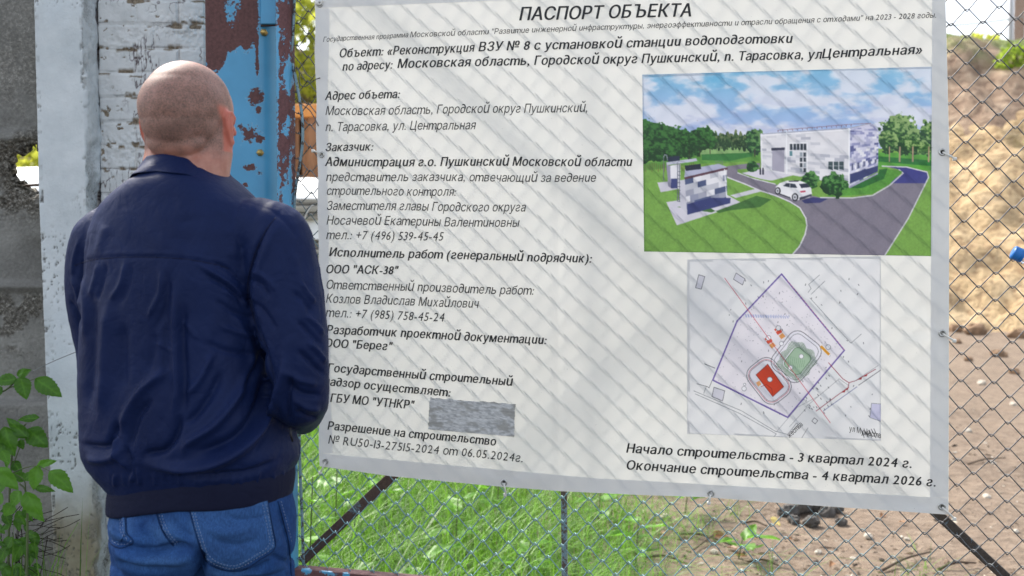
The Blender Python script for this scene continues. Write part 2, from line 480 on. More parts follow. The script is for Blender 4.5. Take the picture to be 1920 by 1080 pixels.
dep = 0.007 * mort * (1 - 0.72 * filled) + 0.004 * (hsh(bid, 2) - 0.5) + 0.003 * (fbm(X * 40, Z * 40, 107, 5) - 0.5)
rough = sstep(0.42, 0.7, fbm(X * 7, Z * 13, 109, 4))
dep += rough * 0.013 * (fbm(X * 90, Z * 90, 111, 4) - 0.35)
hj = (1 - sstep(0.004, 0.014, ez + 0.016 * (fbm(X * 30, Z * 60, 113, 3) - 0.5)))   # peeled strips along the bed joints
peel = hj * sstep(0.56, 0.64, fbm(X * 17 + 9, Z * 9 + row * 3.1, 115, 5))
blob = sstep(0.68, 0.74, fbm(X * 22, Z * 26, 117, 3)) * sstep(0.3, 0.6, hj + 0.2)
nick = sstep(0.70, 0.76, fbm(X * 60, Z * 75, 118, 3)) * sstep(0.45, 0.6, fbm(X * 11, Z * 11, 116, 3))
w = np.clip(peel + blob + nick, 0, 1)
dep += 0.003 * w
# hairline cracks and worm-like checks in the old paint
n1 = fbm(X * 55, Z * 14, 119, 4); n2 = fbm(X * 26, Z * 30, 121, 4)
crk = np.exp(-((n1 - 0.5) / 0.024) ** 2) * sstep(0.46, 0.58, fbm(X * 10, Z * 10, 123, 3)) + np.exp(-((n2 - 0.5) / 0.019) ** 2) * sstep(0.60, 0.70, fbm(X * 8 + 5, Z * 8, 125, 3))
crk = np.clip(crk, 0, 1) * 0.95
vj = np.exp(-(ex / 0.0016) ** 2) * sstep(0.30, 0.5, fbm(X * 9, Z * 12, 128, 3)); crk = np.clip(crk + 0.75 * vj * (1 - w), 0, 1)
lipline = np.exp(-((fz - 0.06) * course / 0.0016) ** 2) * sstep(0.52, 0.62, fbm(X * 17, row * 5.3, 127, 3))
crk = np.clip(crk + 0.6 * lipline * (1 - w), 0, 1)
dep += 0.0015 * crk
gapd = np.exp(-((X - (185 - 960) / FPX * YB) / 0.006) ** 2) * sstep(0.40, 0.6, fbm(X * 0, Z * 7, 129, 4))
dep += 0.03 * gapd; crk = np.clip(crk + gapd * 0.8, 0, 1)
Vb = np.stack([X, YB + dep, Z], -1)
n1_ = len(zs)
back = Vb[[0, -1]].copy()
ret = np.concatenate([np.stack([np.full_like(zs, bx0), np.full_like(zs, YB + 0.38), zs], -1)[None], Vb, np.stack([np.full_like(zs, bx1), np.full_like(zs, YB + 0.38), zs], -1)[None]], 0)
pad = lambda A: np.concatenate([A[:1], A, A[-1:]], 0).ravel()
pil = mk("brick_pillar", ret.reshape(-1, 3), gridfaces(len(xs) + 2, n1_), m_brick(), attrs={"wear": pad(w), "crack": pad(crk)})
tag(pil, "white painted brick pillar with cracked and flaking paint behind the man", "pillar")

# ================================================================== BLUE STEEL GATE POST
def m_peel(name, blue=(0.072, 0.320, 0.540), rust=((0.075, 0.032, 0.030), (0.155, 0.068, 0.062)), thr=0.60, sc=26):
    t = NT(name)
    w = t.attr("wear")
    a = t.noise(sc, 6, 0.62); b = t.noise(105, 5, 0.72); c = t.noise(6, 4)
    k = t.math('ADD', t.math('ADD', t.math('MULTIPLY', a, 0.5), t.math('MULTIPLY', b, 0.5)), t.math('MULTIPLY', t.math('SUBTRACT', w, 0.5), 0.9))
    m = t.ramp(k, [(thr, 0.0), (thr + 0.02, 1.0)])
    bc = np.array(blue)
    pb = t.ramp(c, [(0.3, tuple(bc * 0.9)), (0.7, tuple(bc * 1.12))])
    rc = t.ramp(b, [(0.3, rust[0]), (0.7, rust[1])])
    col = t.mix(m, pb, rc)
    rim = t.ramp(k, [(thr - 0.035, 0.0), (thr - 0.01, 0.5), (thr + 0.004, 0.0)])
    col = t.mix(rim, col, (0.30, 0.52, 0.66))
    rg = t.math('ADD', t.math('MULTIPLY', m, 0.42), 0.36)
    return t.pbr(col, rg, t.bump(t.math('SUBTRACT', t.math('MULTIPLY', b, 0.12), m), 0.55, 0.0025))
def blobsum(px, py, lst):
    s = np.zeros_like(px)
    for x, y, rx, ry, a in lst: s = np.maximum(s, a * np.exp(-((px - x) / rx) ** 2 - ((py - y) / ry) ** 2))
    return s
gate_post = empty("steel_gate_post", (-0.79, 2.92, 0))
tag(gate_post, "broad blue steel gate post with flaking paint over brown rust", "gate post")
YG = 2.865
gx0 = (388.5 - 960) / FPX * YG; gx1 = (519 - 960) / FPX * YG
zs = np.linspace(0, 2.5, 420)
cr = 0.058
prof = [(gx0, YG + 0.12), (gx0, YG + 0.05), (gx0, YG + 0.008)] + [(gx0 + 0.008 * (1 - math.cos(q)), YG + 0.008 * (1 - math.sin(q))) for q in np.linspace(0.2, math.pi / 2, 4)]
prof += [(x, YG) for x in np.linspace(gx0 + 0.012, gx1 - cr - 0.002, 26)]
prof += [(gx1 - cr + cr * math.sin(q), YG + cr * (1 - math.cos(q))) for q in np.linspace(0, math.pi / 2, 12)]
prof += [(gx1, YG + y) for y in np.linspace(cr + 0.004, 0.14, 6)]
prof = np.array(prof)
V = np.zeros((len(zs), len(prof), 3)); V[..., :2] = prof[None]; V[..., 2] = zs[:, None]
qx, qy = proj(V.reshape(-1, 3))
V[..., 1] += 0.0022 * (fbm(V[..., 0] * 8, V[..., 2] * 4, 131, 3) - 0.5)
w = 0.34 + 1.4 * blobsum(qx, qy, [(396, 30, 18, 95, 0.75), (404, 90, 20, 40, 0.65), (470, 30, 14, 60, 0.33), (462, 75, 12, 30, .3), (482, 110, 5, 60, 0.30), (430, 80, 22, 22, .33), (452, 62, 12, 22, 0.25),
     (478, 182, 20, 26, 0.30), (484, 205, 9, 14, 0.30), (470, 250, 24, 26, 0.30), (486, 262, 12, 12, 0.34), (450, 236, 10, 8, .28), (468, 314, 16, 9, 0.34), (486, 325, 10, 8, .26), (460, 346, 8, 8, 0.3), (430, 205, 12, 20, .12)])
w = w + 0.22 * sstep(120, 60, qy) * sstep(505, 470, qx)
post_steel = mk("post_shell", V.reshape(-1, 3), gridfaces(len(zs), len(prof)), m_peel("blue_peel"), parent=gate_post, attrs={"wear": w})
M_BRASS = simple("bolt_brass", (0.42, 0.30, 0.10), 0.35, 0.8, 0.3, 200)
for (px, py) in ((494, 60), (487, 286)):
    c = atY(px, py, YG - 0.004)
    mb = MB(); mb.add(*ellip(c, (0.0085, 0.006, 0.0085), nu=10, nv=16)); mb.tube([c + [0, 0.001, 0], c + [0, 0.014, 0]], 0.010, 6)
    mb.build("bolt", M_BRASS, gate_post, True)
mb = MB()
a = atY(490, 46, YG - 0.005); b = atY(519, -120, YG - 0.005)
mb.box((a[0], YG - 0.012, a[2]), (b[0], YG - 0.002, 2.3), bev=0.002)
pl = mb.build("hinge_plate", None, gate_post)
pl.data.materials.append(m_peel("blue_peel_plate", thr=0.64))
setattrs(pl.data, {"wear": 0.30 + 0.3 * sstep(36, 48, proj(np.concatenate(mb.v))[1])})
mb = MB(); a = atY(489, 48, YG - 0.003); b = atY(521, 46, YG - 0.003)
mb.tube([a, (a + b) / 2 + [0, 0, -.001], b], 0.0035, 6); mb.build("plate_edge_strip", simple("dark_edge", (0.035, 0.02, 0.018)), gate_post, True)  # dark strip along the lower edge of the plate
# ================================================================== CHAIN-LINK GATE
gate = empty("chain_link_gate", (-0.6, 2.82, 0.2))
tag(gate, "rusty chain-link gate with peeling blue paint carrying the banner", "gate")
M_RUSTFRAME = m_peel("frame_peel", rust=((0.085, 0.034, 0.036), (0.17, 0.075, 0.074)), thr=0.52)
def fpt(s, z, off=0.0):                                   # s metres along the gate, off towards the viewer
    s = np.asarray(s, float); z = np.asarray(z, float); off = np.asarray(off, float)
    s, z, off = np.broadcast_arrays(s, z, off)
    p = FA * np.array([1, 1, 0]) + s[..., None] * FD + off[..., None] * FN
    p = np.array(p); p[..., 2] = z
    return p
def s_of(P): return (np.asarray(P) - FA) @ FD
# hinge stile: square tube, rust above, blue below
sx0 = s_of(atY(519.5, 500, 2.80)); sx1 = s_of(onfence(547, 500, 0.02))
zs = np.linspace(0.12, 2.5, 300)
pr = []
w_, d_, rr = sx1 - sx0, 0.042, 0.006
cs = [(sx0 + rr, 0.030 - rr, math.pi, math.pi / 2), (sx1 - rr, 0.030 - rr, math.pi / 2, 0), (sx1 - rr, 0.030 - d_ + rr, 0, -math.pi / 2), (sx0 + rr, 0.030 - d_ + rr, -math.pi / 2, -math.pi)]
for (cx, cy, a0, a1) in cs:
    for q in np.linspace(a0, a1, 5): pr.append((cx + rr * math.cos(q), cy + rr * math.sin(q)))
pr2 = []
for k in range(len(pr)):
    a, b = np.array(pr[k]), np.array(pr[(k + 1) % len(pr)])
    m = max(1, int(np.linalg.norm(b - a) / 0.004))
    for j in range(m): pr2.append(a + (b - a) * j / m)
pr2 = np.array(pr2)
V = fpt(np.tile(pr2[:, 0], (len(zs), 1)), np.tile(zs[:, None], (1, len(pr2))), np.tile(pr2[:, 1], (len(zs), 1)))
qx, qy = proj(V.reshape(-1, 3))
w = 0.62 - 0.75 * sstep(600, 760, qy) - blobsum(qx, qy, [(541, 140, 8, 18, .34), (543, 140, 4, 40, .2), (537, 250, 7, 12, .2), (541, 225, 4, 10, .3), (538, 382, 9, 40, 0.36), (544, 350, 4, 60, .25), (533, 300, 6, 8, .16), (522, 330, 4, 60, .2), (520, 130, 3, 200, .2)])
mk("stile", V.reshape(-1, 3), gridfaces(len(zs), len(pr2), True), M_RUSTFRAME, parent=gate, attrs={"wear": w})
def bar(name, A, B, w, d, mat, wear=None, parent=gate, rot=True):
    A = np.asarray(A, float); B = np.asarray(B, float)
    t = B - A; Ln = np.linalg.norm(t); t /= Ln
    n = FN; u = np.cross(n, t); u /= np.linalg.norm(u)
    m = max(3, int(Ln / 0.006)); rr = 0.003
    pr = []
    for (sx, sy, a0) in ((1, 1, 0), (-1, 1, math.pi / 2), (-1, -1, math.pi), (1, -1, 1.5 * math.pi)):
        for q in np.linspace(a0, a0 + math.pi / 2, 3): pr.append((sx * (w / 2 - rr) + rr * math.cos(q), sy * (d / 2 - rr) + rr * math.sin(q)))
    pr = np.array(pr)
    c = A + t * np.linspace(0, Ln, m)[:, None]
    V = c[:, None] + pr[None, :, :1] * u + pr[None, :, 1:] * n
    F = [tuple(x) for x in gridfaces(m, len(pr), True)] + [tuple(range(len(pr)))[::-1], tuple(range((m - 1) * len(pr), m * len(pr)))]
    P = V.reshape(-1, 3); qx, qy = proj(P)
    return mk(name, P, F, mat, parent=parent, smooth=False, attrs={"wear": wear(qx, qy) if wear else np.full(len(P), 0.6)})
zr = onfence(554, 1062, 0.0)[2]
def flat(p, z): q = np.array(p); q[2] = z; return q
bar("bottom_rail", flat(fpt(sx1, 0, 0.0), zr - 0.02), flat(fpt(2.35, 0, 0.0), zr - 0.02), 0.04, 0.04, M_RUSTFRAME,
    lambda x, y: 0.80 - blobsum(x, y, [(575, 1070, 14, 12, .42), (610, 1076, 24, 8, .44), (648, 1078, 10, 6, .38)]))
bar("top_rail", flat(fpt(sx1, 0, 0.0), 2.285), flat(fpt(2.35, 0, 0.0), 2.285), 0.04, 0.04, M_RUSTFRAME)
M_DARK = m_peel("brace_paint", blue=(0.10, 0.105, 0.11), rust=((0.050, 0.030, 0.026), (0.115, 0.070, 0.058)), thr=0.46)
M_DARK2 = m_peel("brace_dark", blue=(0.060, 0.052, 0.044), rust=((0.032, 0.027, 0.022), (0.09, 0.070, 0.055)), thr=0.5)
bb = -0.085
bar("brace", onfence(566, 1052, bb - .02), onfence(1290, 370, bb - .02), 0.029, 0.014, M_DARK, lambda x, y: 0.72 - blobsum(x, y, [(666, 950, 20, 14, .5), (640, 985, 8, 8, .4)]))
bar("brace", onfence(580, -128, bb), onfence(1905, 1100, bb), 0.025, 0.014, M_DARK2)
bar("middle_bar", onfence(1059, 1090, bb + 0.004), onfence(1047, -130, bb + 0.004), 0.016, 0.012, m_peel("bar_peel", blue=(0.17, 0.24, 0.25), rust=((0.05, 0.04, 0.035), (0.14, 0.11, 0.09)), thr=0.55), lambda x, y: np.full_like(x, 0.56))
# --- woven mesh
def m_wire():
    t = NT("mesh_wire")
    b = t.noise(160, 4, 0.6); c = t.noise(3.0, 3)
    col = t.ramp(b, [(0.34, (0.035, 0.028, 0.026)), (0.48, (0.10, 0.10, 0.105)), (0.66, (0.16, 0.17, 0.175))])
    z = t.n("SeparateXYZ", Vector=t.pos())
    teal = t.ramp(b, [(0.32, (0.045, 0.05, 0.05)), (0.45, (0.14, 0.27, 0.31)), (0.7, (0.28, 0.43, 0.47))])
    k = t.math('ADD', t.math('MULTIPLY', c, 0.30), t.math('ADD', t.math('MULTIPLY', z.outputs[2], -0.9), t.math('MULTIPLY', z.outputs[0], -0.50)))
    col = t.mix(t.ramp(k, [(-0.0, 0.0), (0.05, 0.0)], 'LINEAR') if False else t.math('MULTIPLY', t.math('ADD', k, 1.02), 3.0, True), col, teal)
    return t.pbr(col, 0.5, t.bump(b, 0.4, 0.001), 0.25)
DXW, DZW = 0.0715, 0.0312                                 # diamond width / height in metres
def warp(s, z):                                           # sagging, stretched weave
    lx = sstep(0.55, 0.0, s)
    k = 0.018 * (fbm(s * 2.1 + 3, z * 2.1, 141, 3) - 0.5) + 0.010 * (fbm(s * 7, z * 7, 142, 2) - 0.5) * (0.6 + 1.4 * lx)
    m = 0.018 * (fbm(s * 2.1 + 9, z * 2.1, 143, 3) - 0.5) + 0.012 * (fbm(s * 7, z * 7, 144, 2) - 0.5) * (0.6 + 1.4 * lx)
    sag = -0.06 * lx * s
    return s + k, z + m + sag
mb = MB()
hw = DXW / 2
nrow = 58
z_top = 2.2672
for r in range(nrow):
    z0 = z_top - r * DZW
    ph = 0
    S, Zs, Of = [], [], []
    i0, i1 = 0, int(2.25 / hw)
    for i in range(i0, i1):
        s0 = 0.012 + i * hw
        up = ((i + r) % 2 == 0)
        zt = z0 + (DZW / 2 - 0.0 if up else -DZW / 2)
        d = 1 if up else -1
        e = 0.0030; q = 0.0016 * d
        # tip: the wire bends over a short flat knuckle, changing from front to back
        S += [s0 - e * 1.9, s0 - e, s0, s0 + e, s0 + e * 1.9]
        Zs += [zt + q - d * 0.0032, zt + q, zt + q * 1.5, zt + q, zt + q - d * 0.0032]
        f = -0.0070 if up else 0.0070                     # after a top knuckle the wire runs down in front
        Of += [f * 1.0, f * 0.9, 0.0, -f * 0.9, -f]
    S = np.array(S); Zs = np.array(Zs); Of = np.array(Of)
    S2, Z2 = warp(S, Zs)
    mb.tube(fpt(S2, Z2, Of - 0.0078 + 0.0004 * np.sin(S * 3)), 0.00138, 6, True)
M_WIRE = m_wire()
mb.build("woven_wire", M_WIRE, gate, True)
# tension rod and loose strands at the hinge side
def strand(name, pp, off, rad, mat, parent=gate, n=6):
    P = np.array([onfence(x, y, off) for x, y in pp]); P = spline(P, 6)
    return mk(name, *tube(P, rad, 7), mat, parent=parent)
M_STR = m_peel("strand_peel", blue=(0.16, 0.26, 0.30), rust=((0.03, 0.026, 0.024), (0.10, 0.085, 0.075)), thr=0.60)
for nm, pts, rad in (("tension_rod", [(553, -20), (549, 70), (546, 105), (555, 150), (566, 215), (567, 270), (560, 320), (553, 365), (552, 420), (556, 520), (560, 700), (562, 860), (566, 960), (569, 1060)], 0.0042),):
    o = strand(nm, pts, 0.006, rad, M_STR); setattrs(o.data, {"wear": np.full(len(o.data.vertices), 0.6)})
mb = MB()
for pts in ([(549, 128), (560, 132), (562, 156), (572, 162), (590, 150), (600, 146)], [(546, 178), (552, 185), (566, 196), (580, 206), (590, 222), (597, 236)], [(547, 96), (556, 110), (566, 122), (574, 138), (584, 146)],
            [(548, 300), (553, 320), (566, 330), (577, 316)], [(549, 418), (556, 411), (561, 414), (570, 402), (580, 388), (596, 380)], [(550, 424), (558, 416), (572, 430), (590, 448)], [(552, 20), (560, 30), (574, 36)]):
    P = spline(np.array([onfence(x, y, 0.004 + 0.003 * math.sin(x)) for x, y in pts]), 6)
    mk("loose_wire", *tube(P, 0.0013, 6), M_WIRE, parent=gate)
P = spline(np.array([onfence(x, y, 0.008) for x, y in ((562, 462), (566, 432), (573, 405), (583, 388), (588, 385))]), 6)
mk("tie_wire", *tube(P, 0.0022, 7), simple("pale_tie", (0.62, 0.60, 0.54)), parent=gate)

# bottle wedged in the mesh at the right edge
bottle = empty("plastic_bottle", onfence(1935, 500, 0.02)); tag(bottle, "clear plastic bottle with blue cap stuck in the mesh at the frame edge", "bottle")
A = onfence(1898, 472, 0.020); Bd = onfence(1990, 512, 0.020) - A; Bd /= np.linalg.norm(Bd)
capm = simple("cap_blue", (0.012, 0.16, 0.50), 0.35, 0, 0.1, 60)
def lathe(prof, A, D, n=24, ridge=None):
    u = np.cross(D, [0, 0, 1.0]); u /= np.linalg.norm(u); v = np.cross(D, u)
    V = []
    for k, (t, r) in enumerate(prof):
        for j in range(n):
            a = 2 * math.pi * j / n; q = r * (1 + (0.03 * (j % 2) if ridge and ridge[0] <= k <= ridge[1] else 0))
            V.append(A + D * t + u * q * math.cos(a) + v * q * math.sin(a))
    F = [tuple(x) for x in gridfaces(len(prof), n, True)]
    return np.array(V), F
mk("cap", *lathe([(0, 0.0001), (0, 0.0125), (0.002, 0.0150), (0.003, 0.0155), (0.019, 0.0155), (0.0192, 0.0145), (0.021, 0.0145), (0.0212, 0.0158), (0.025, 0.0158), (0.025, 0.010)], A, Bd, 48, (3, 4)), capm, parent=bottle, smooth=False)
tg = NT("bottle_plastic"); gl = tg.n("BsdfPrincipled"); gl.inputs["Base Color"].default_value = (.9, .93, .95, 1); gl.inputs["Roughness"].default_value = 0.08
gl.inputs["Transmission Weight"].default_value = 1.0; gl.inputs["IOR"].default_value = 1.2
tg.surf(gl)
mk("bottle_body", *lathe([(0.022, 0.012), (0.028, 0.0125), (0.029, 0.017), (0.031, 0.017), (0.033, 0.0128), (0.045, 0.015), (0.07, 0.026), (0.095, 0.032), (0.13, 0.033), (0.135, 0.0315), (0.14, 0.033), (0.2, 0.033), (0.235, 0.031), (0.24, 0.026), (0.24, 0.0001)], A, Bd, 32), tg.m, parent=bottle)
# ================================================================== BANNER
banner = empty("information_banner", onfence(1180, 960, 0.02)); tag(banner, "large translucent white banner with Cyrillic printing and a building picture, tied to the gate", "banner")
BOFF = 0.0017
def wave(px, py):
    w = 0.0045 * np.maximum(fbm(px / 330, py / 300, 151, 3) - 0.40, -0.02) + 0.0007 * fbm(px / 70, py / 60, 153, 3)
    for gx_, gy_ in GROM:
        d = np.hypot(px - gx_, py - gy_)
        w = w - 0.0012 * np.exp(-(d / 20) ** 2) + 0.0022 * np.exp(-((d - 60) / 40) ** 2) * (0.5 + 0.5 * np.sin(np.arctan2(py - gy_, px - gx_) * 7 + gx_))
    w = w + 0.0022 * np.exp(-((px - 1047) / 7) ** 2) * 0.6
    w = w + 0.004 * np.exp(-((px - 598) / 14) ** 2) * np.sin(py / 46)
    return np.maximum(w, 0.0)
GROM = [(600, 8), (603, 290), (610, 865), (945, 905), (1333, 925), (1767, 285), (1767, 625), (1766, 950), (603, 588)]
def bpt(px, py, lay=0.0):
    return onfence(px, py, BOFF + wave(np.asarray(px, float), np.asarray(py, float)) + lay)
def edge_bot(x): return np.interp(x, [590, 598, 734, 945, 1053, 1200, 1320, 1500, 1778, 1800], [873, 874, 893, 913, 921, 928, 932, 946, 965, 966])
def edge_top(x): return np.interp(x, [580, 1780], [-3, -52])
def edge_l(y): return np.interp(y, [-10, 0, 300, 420, 588, 700, 874], [589, 589.5, 594.5, 597, 595.5, 598, 599]) + 1.2 * np.sin(np.asarray(y) / 23.0)
def edge_r(y): return np.interp(y, [-60, 285, 965], [1771.5, 1780, 1778.5])
def bq(u, v):                                             # sheet coordinates (0..1, 0..1 downward) to photo pixels
    x = 595 + (1779 - 595) * u
    for _ in range(2):
        y = edge_top(x) + (edge_bot(x) - edge_top(x)) * v
        x = edge_l(y) + (edge_r(y) - edge_l(y)) * u
    return x, edge_top(x) + (edge_bot(x) - edge_top(x)) * v
def m_vinyl(name, use_attr=False, trans=0.5, tint=(0.80, 0.80, 0.785), dirt=True):
    t = NT(name)
    a = t.noise(5, 6, 0.6); b = t.noise(190, 3, 0.5); c = t.noise(2.2, 4)
    if use_attr: col = t.attr("print", False)
    else:
        tc = np.array(tint)
        col = t.ramp(a, [(0.35, tuple(tc * 0.94)), (0.65, tuple(tc))])
    if dirt: col = t.mix(t.ramp(b, [(0.72, 0.0), (0.80, 0.6)]), col, (0.30, 0.28, 0.25))
    d = t.n("BsdfDiffuse"); t.set(d.inputs[0], col)
    tr = t.n("BsdfTranslucent"); t.set(tr.inputs[0], col)
    bp = t.bump(t.math('ADD', t.math('MULTIPLY', c, 2.0), t.math('MULTIPLY', a, 0.4)), 0.25, 0.02)
    for k in (d, tr): t.set(k.inputs["Normal"], bp)
    m1 = t.n("MixShader"); m1.inputs[0].default_value = trans
    t.t.links.new(d.outputs[0], m1.inputs[1]); t.t.links.new(tr.outputs[0], m1.inputs[2])
    g = t.n("BsdfGlossy"); g.inputs["Roughness"].default_value = 0.34; t.set(g.inputs["Normal"], bp)
    m2 = t.n("MixShader"); m2.inputs[0].default_value = 0.035
    t.t.links.new(m1.outputs[0], m2.inputs[1]); t.t.links.new(g.outputs[0], m2.inputs[2])
    return t.surf(m2)
PIC = [(1204.2, 139.9), (1747.5, 124.8), (1747.8, 480.2), (1207.7, 471.6)]
PLAN = [(1288.5, 486.5), (1651.5, 480.5), (1651.5, 826.5), (1288.5, 813.0)]
def quad(Q, u, v):
    Q = np.array(Q, float)
    return ((1-u)[..., None]*(1-v)[..., None]*Q[0] + u[..., None]*(1-v)[..., None]*Q[1] + u[..., None]*v[..., None]*Q[2] + (1-u)[..., None]*v[..., None]*Q[3])
def inpoly(px, py, P):
    c = np.zeros(px.shape, bool); P = np.asarray(P, float)
    for (x1, y1), (x2, y2) in zip(P, np.roll(P, -1, 0)):
        if y1 == y2: continue
        c ^= ((y1 > py) != (y2 > py)) & (px < (x2 - x1) * (py - y1) / (y2 - y1) + x1)
    return c
U, Vv = np.meshgrid(np.linspace(0, 1, 300), np.linspace(0, 1, 250), indexing='ij')
X, Y = bq(U, Vv)
F = gridfaces(300, 250)
fc = np.stack([X.ravel()[F].mean(1), Y.ravel()[F].mean(1)], -1)
def shrink(Q, k): Q = np.array(Q); c = Q.mean(0); return c + (Q - c) * (1 - k / np.abs(Q - c).max(0))
cut = inpoly(fc[:, 0], fc[:, 1], shrink(PIC, 3)) | inpoly(fc[:, 0], fc[:, 1], shrink(PLAN, 3))
M_VINYL = m_vinyl("banner_vinyl", trans=0.26, tint=(0.87, 0.85, 0.79))
mk("sheet", bpt(X, Y).reshape(-1, 3), F[~cut], M_VINYL, parent=banner)
# folded hems
mb = MB()
def hemstrip(out, inn, n):
    t = np.linspace(0, 1, n)
    A = np.array([out(k) for k in t], float); B = np.array([inn(k) for k in t], float)
    w = np.linspace(0, 1, 7)[:, None, None]
    Pp = A * (1 - w) + B * w
    mb.add(bpt(Pp[..., 0], Pp[..., 1], 0.0006).reshape(-1, 3), [tuple(x) for x in gridfaces(7, n)])
hb = lambda x: np.interp(x, [598, 600, 1120, 1200, 1743, 1780], [849.5, 850, 897, 901, 932, 934])
hemstrip(lambda t: (599.2 + t * 1178.5, edge_bot(599.2 + t * 1178.5) - 0.4), lambda t: (599.2 + t * 1178.5, hb(599.2 + t * 1178.5)), 260)
hl = lambda y: np.interp(y, [0, 300, 560, 850], [617.5, 614, 617, 623]) + 0.8 * np.sin(y / 31.0)
hemstrip(lambda t: (edge_l(16 + t * 834) + 0.4, 16 + t * 834), lambda t: (hl(16 + t * 834), 16 + t * 834), 200)
hemstrip(lambda t: (edge_r(-30 + t * 963) - 0.4, -30 + t * 963), lambda t: (1748 - 4.5 * t, -30 + t * 962), 200)
hemstrip(lambda t: (592 + t * 1178, edge_top(592 + t * 1178) + 0.4), lambda t: (592 + t * 1178, edge_top(592 + t * 1178) + 18.5), 200)
mb.build("hem", m_vinyl("hem_vinyl", trans=0.24, tint=(0.83, 0.825, 0.81)), banner, True)
# grommets and ties
M_STEEL = simple("grommet_steel", (0.52, 0.52, 0.50), 0.28, 1.0, 0.1, 100)
M_TIE = simple("tie_plastic", (0.72, 0.70, 0.64), 0.45)
for k, (gx_, gy_) in enumerate(GROM):
    c = bpt(gx_, gy_, 0.0018)
    a = np.linspace(0, 2 * np.pi, 24, endpoint=False); R0, r0 = 0.0066, 0.0024
    q = np.linspace(0, 2 * np.pi, 8, endpoint=False)
    rr = R0 + r0 * np.cos(q)[None, :]
    V = c + (np.cos(a)[:, None] * rr)[..., None] * FD + (np.sin(a)[:, None] * rr)[..., None] * np.array([0, 0, 1.0]) + (np.ones(24)[:, None] * r0 * 0.7 * np.sin(q)[None])[..., None] * FN
    V = np.concatenate([V.reshape(-1, 3)])
    gf = [((i*8+j), (i*8+(j+1) % 8), ((i+1) % 24)*8+(j+1) % 8, ((i+1) % 24)*8+j) for i in range(24) for j in range(8)]
    mb = MB(); mb.add(V, gf)
    gr = mb.build("grommet", M_STEEL, banner, True)
    mb = MB(); ang = a
    mb.add(np.concatenate([[c - FN * 0.0012], c - FN * 0.0012 + 0.0052 * (np.cos(a)[:, None] * FD + np.sin(a)[:, None] * np.array([0, 0, 1.0]))]), [(0, i + 1, (i + 1) % 24 + 1) for i in range(24)])
    mb.build("eyelet_hole", simple("eyelet_dark", (0.02, 0.02, 0.02)), gr)
TIES = [[(605, 1, .004), (600, 8, .006), (594, 6, .006)], [(603, 290, -.002), (599, 288, .008), (592, 284, .012), (587, 283, .006)], [(610, 865, -.002), (608, 872, .008), (604, 880, .008), (600, 886, .002)], [(945, 905, -.002), (946, 913, .008), (948, 922, .006), (947, 928, .0)],
        [(1333, 925, -.002), (1331, 935, .008), (1329, 943, .002)], [(1767, 285, -.002), (1774, 289, .008), (1783, 293, .010), (1790, 298, .004)], [(1767, 625, -.002), (1774, 630, .008), (1783, 635, .008), (1789, 639, .004)], [(1766, 950, -.002), (1773, 957, .008), (1783, 966, .008), (1789, 973, .003)]]
for k, pts in enumerate(TIES):
    P = spline(np.array([onfence(x, y, BOFF + o) for x, y, o in pts]), 6)
    mb = MB(); mb.tube(P, np.linspace(0.0022, 0.0026, len(P)), 7)
    e = P[-1]; mb.box(e - 0.0042, e + 0.0042, bev=0.001)
    mb.build("tie", M_TIE, banner, True)

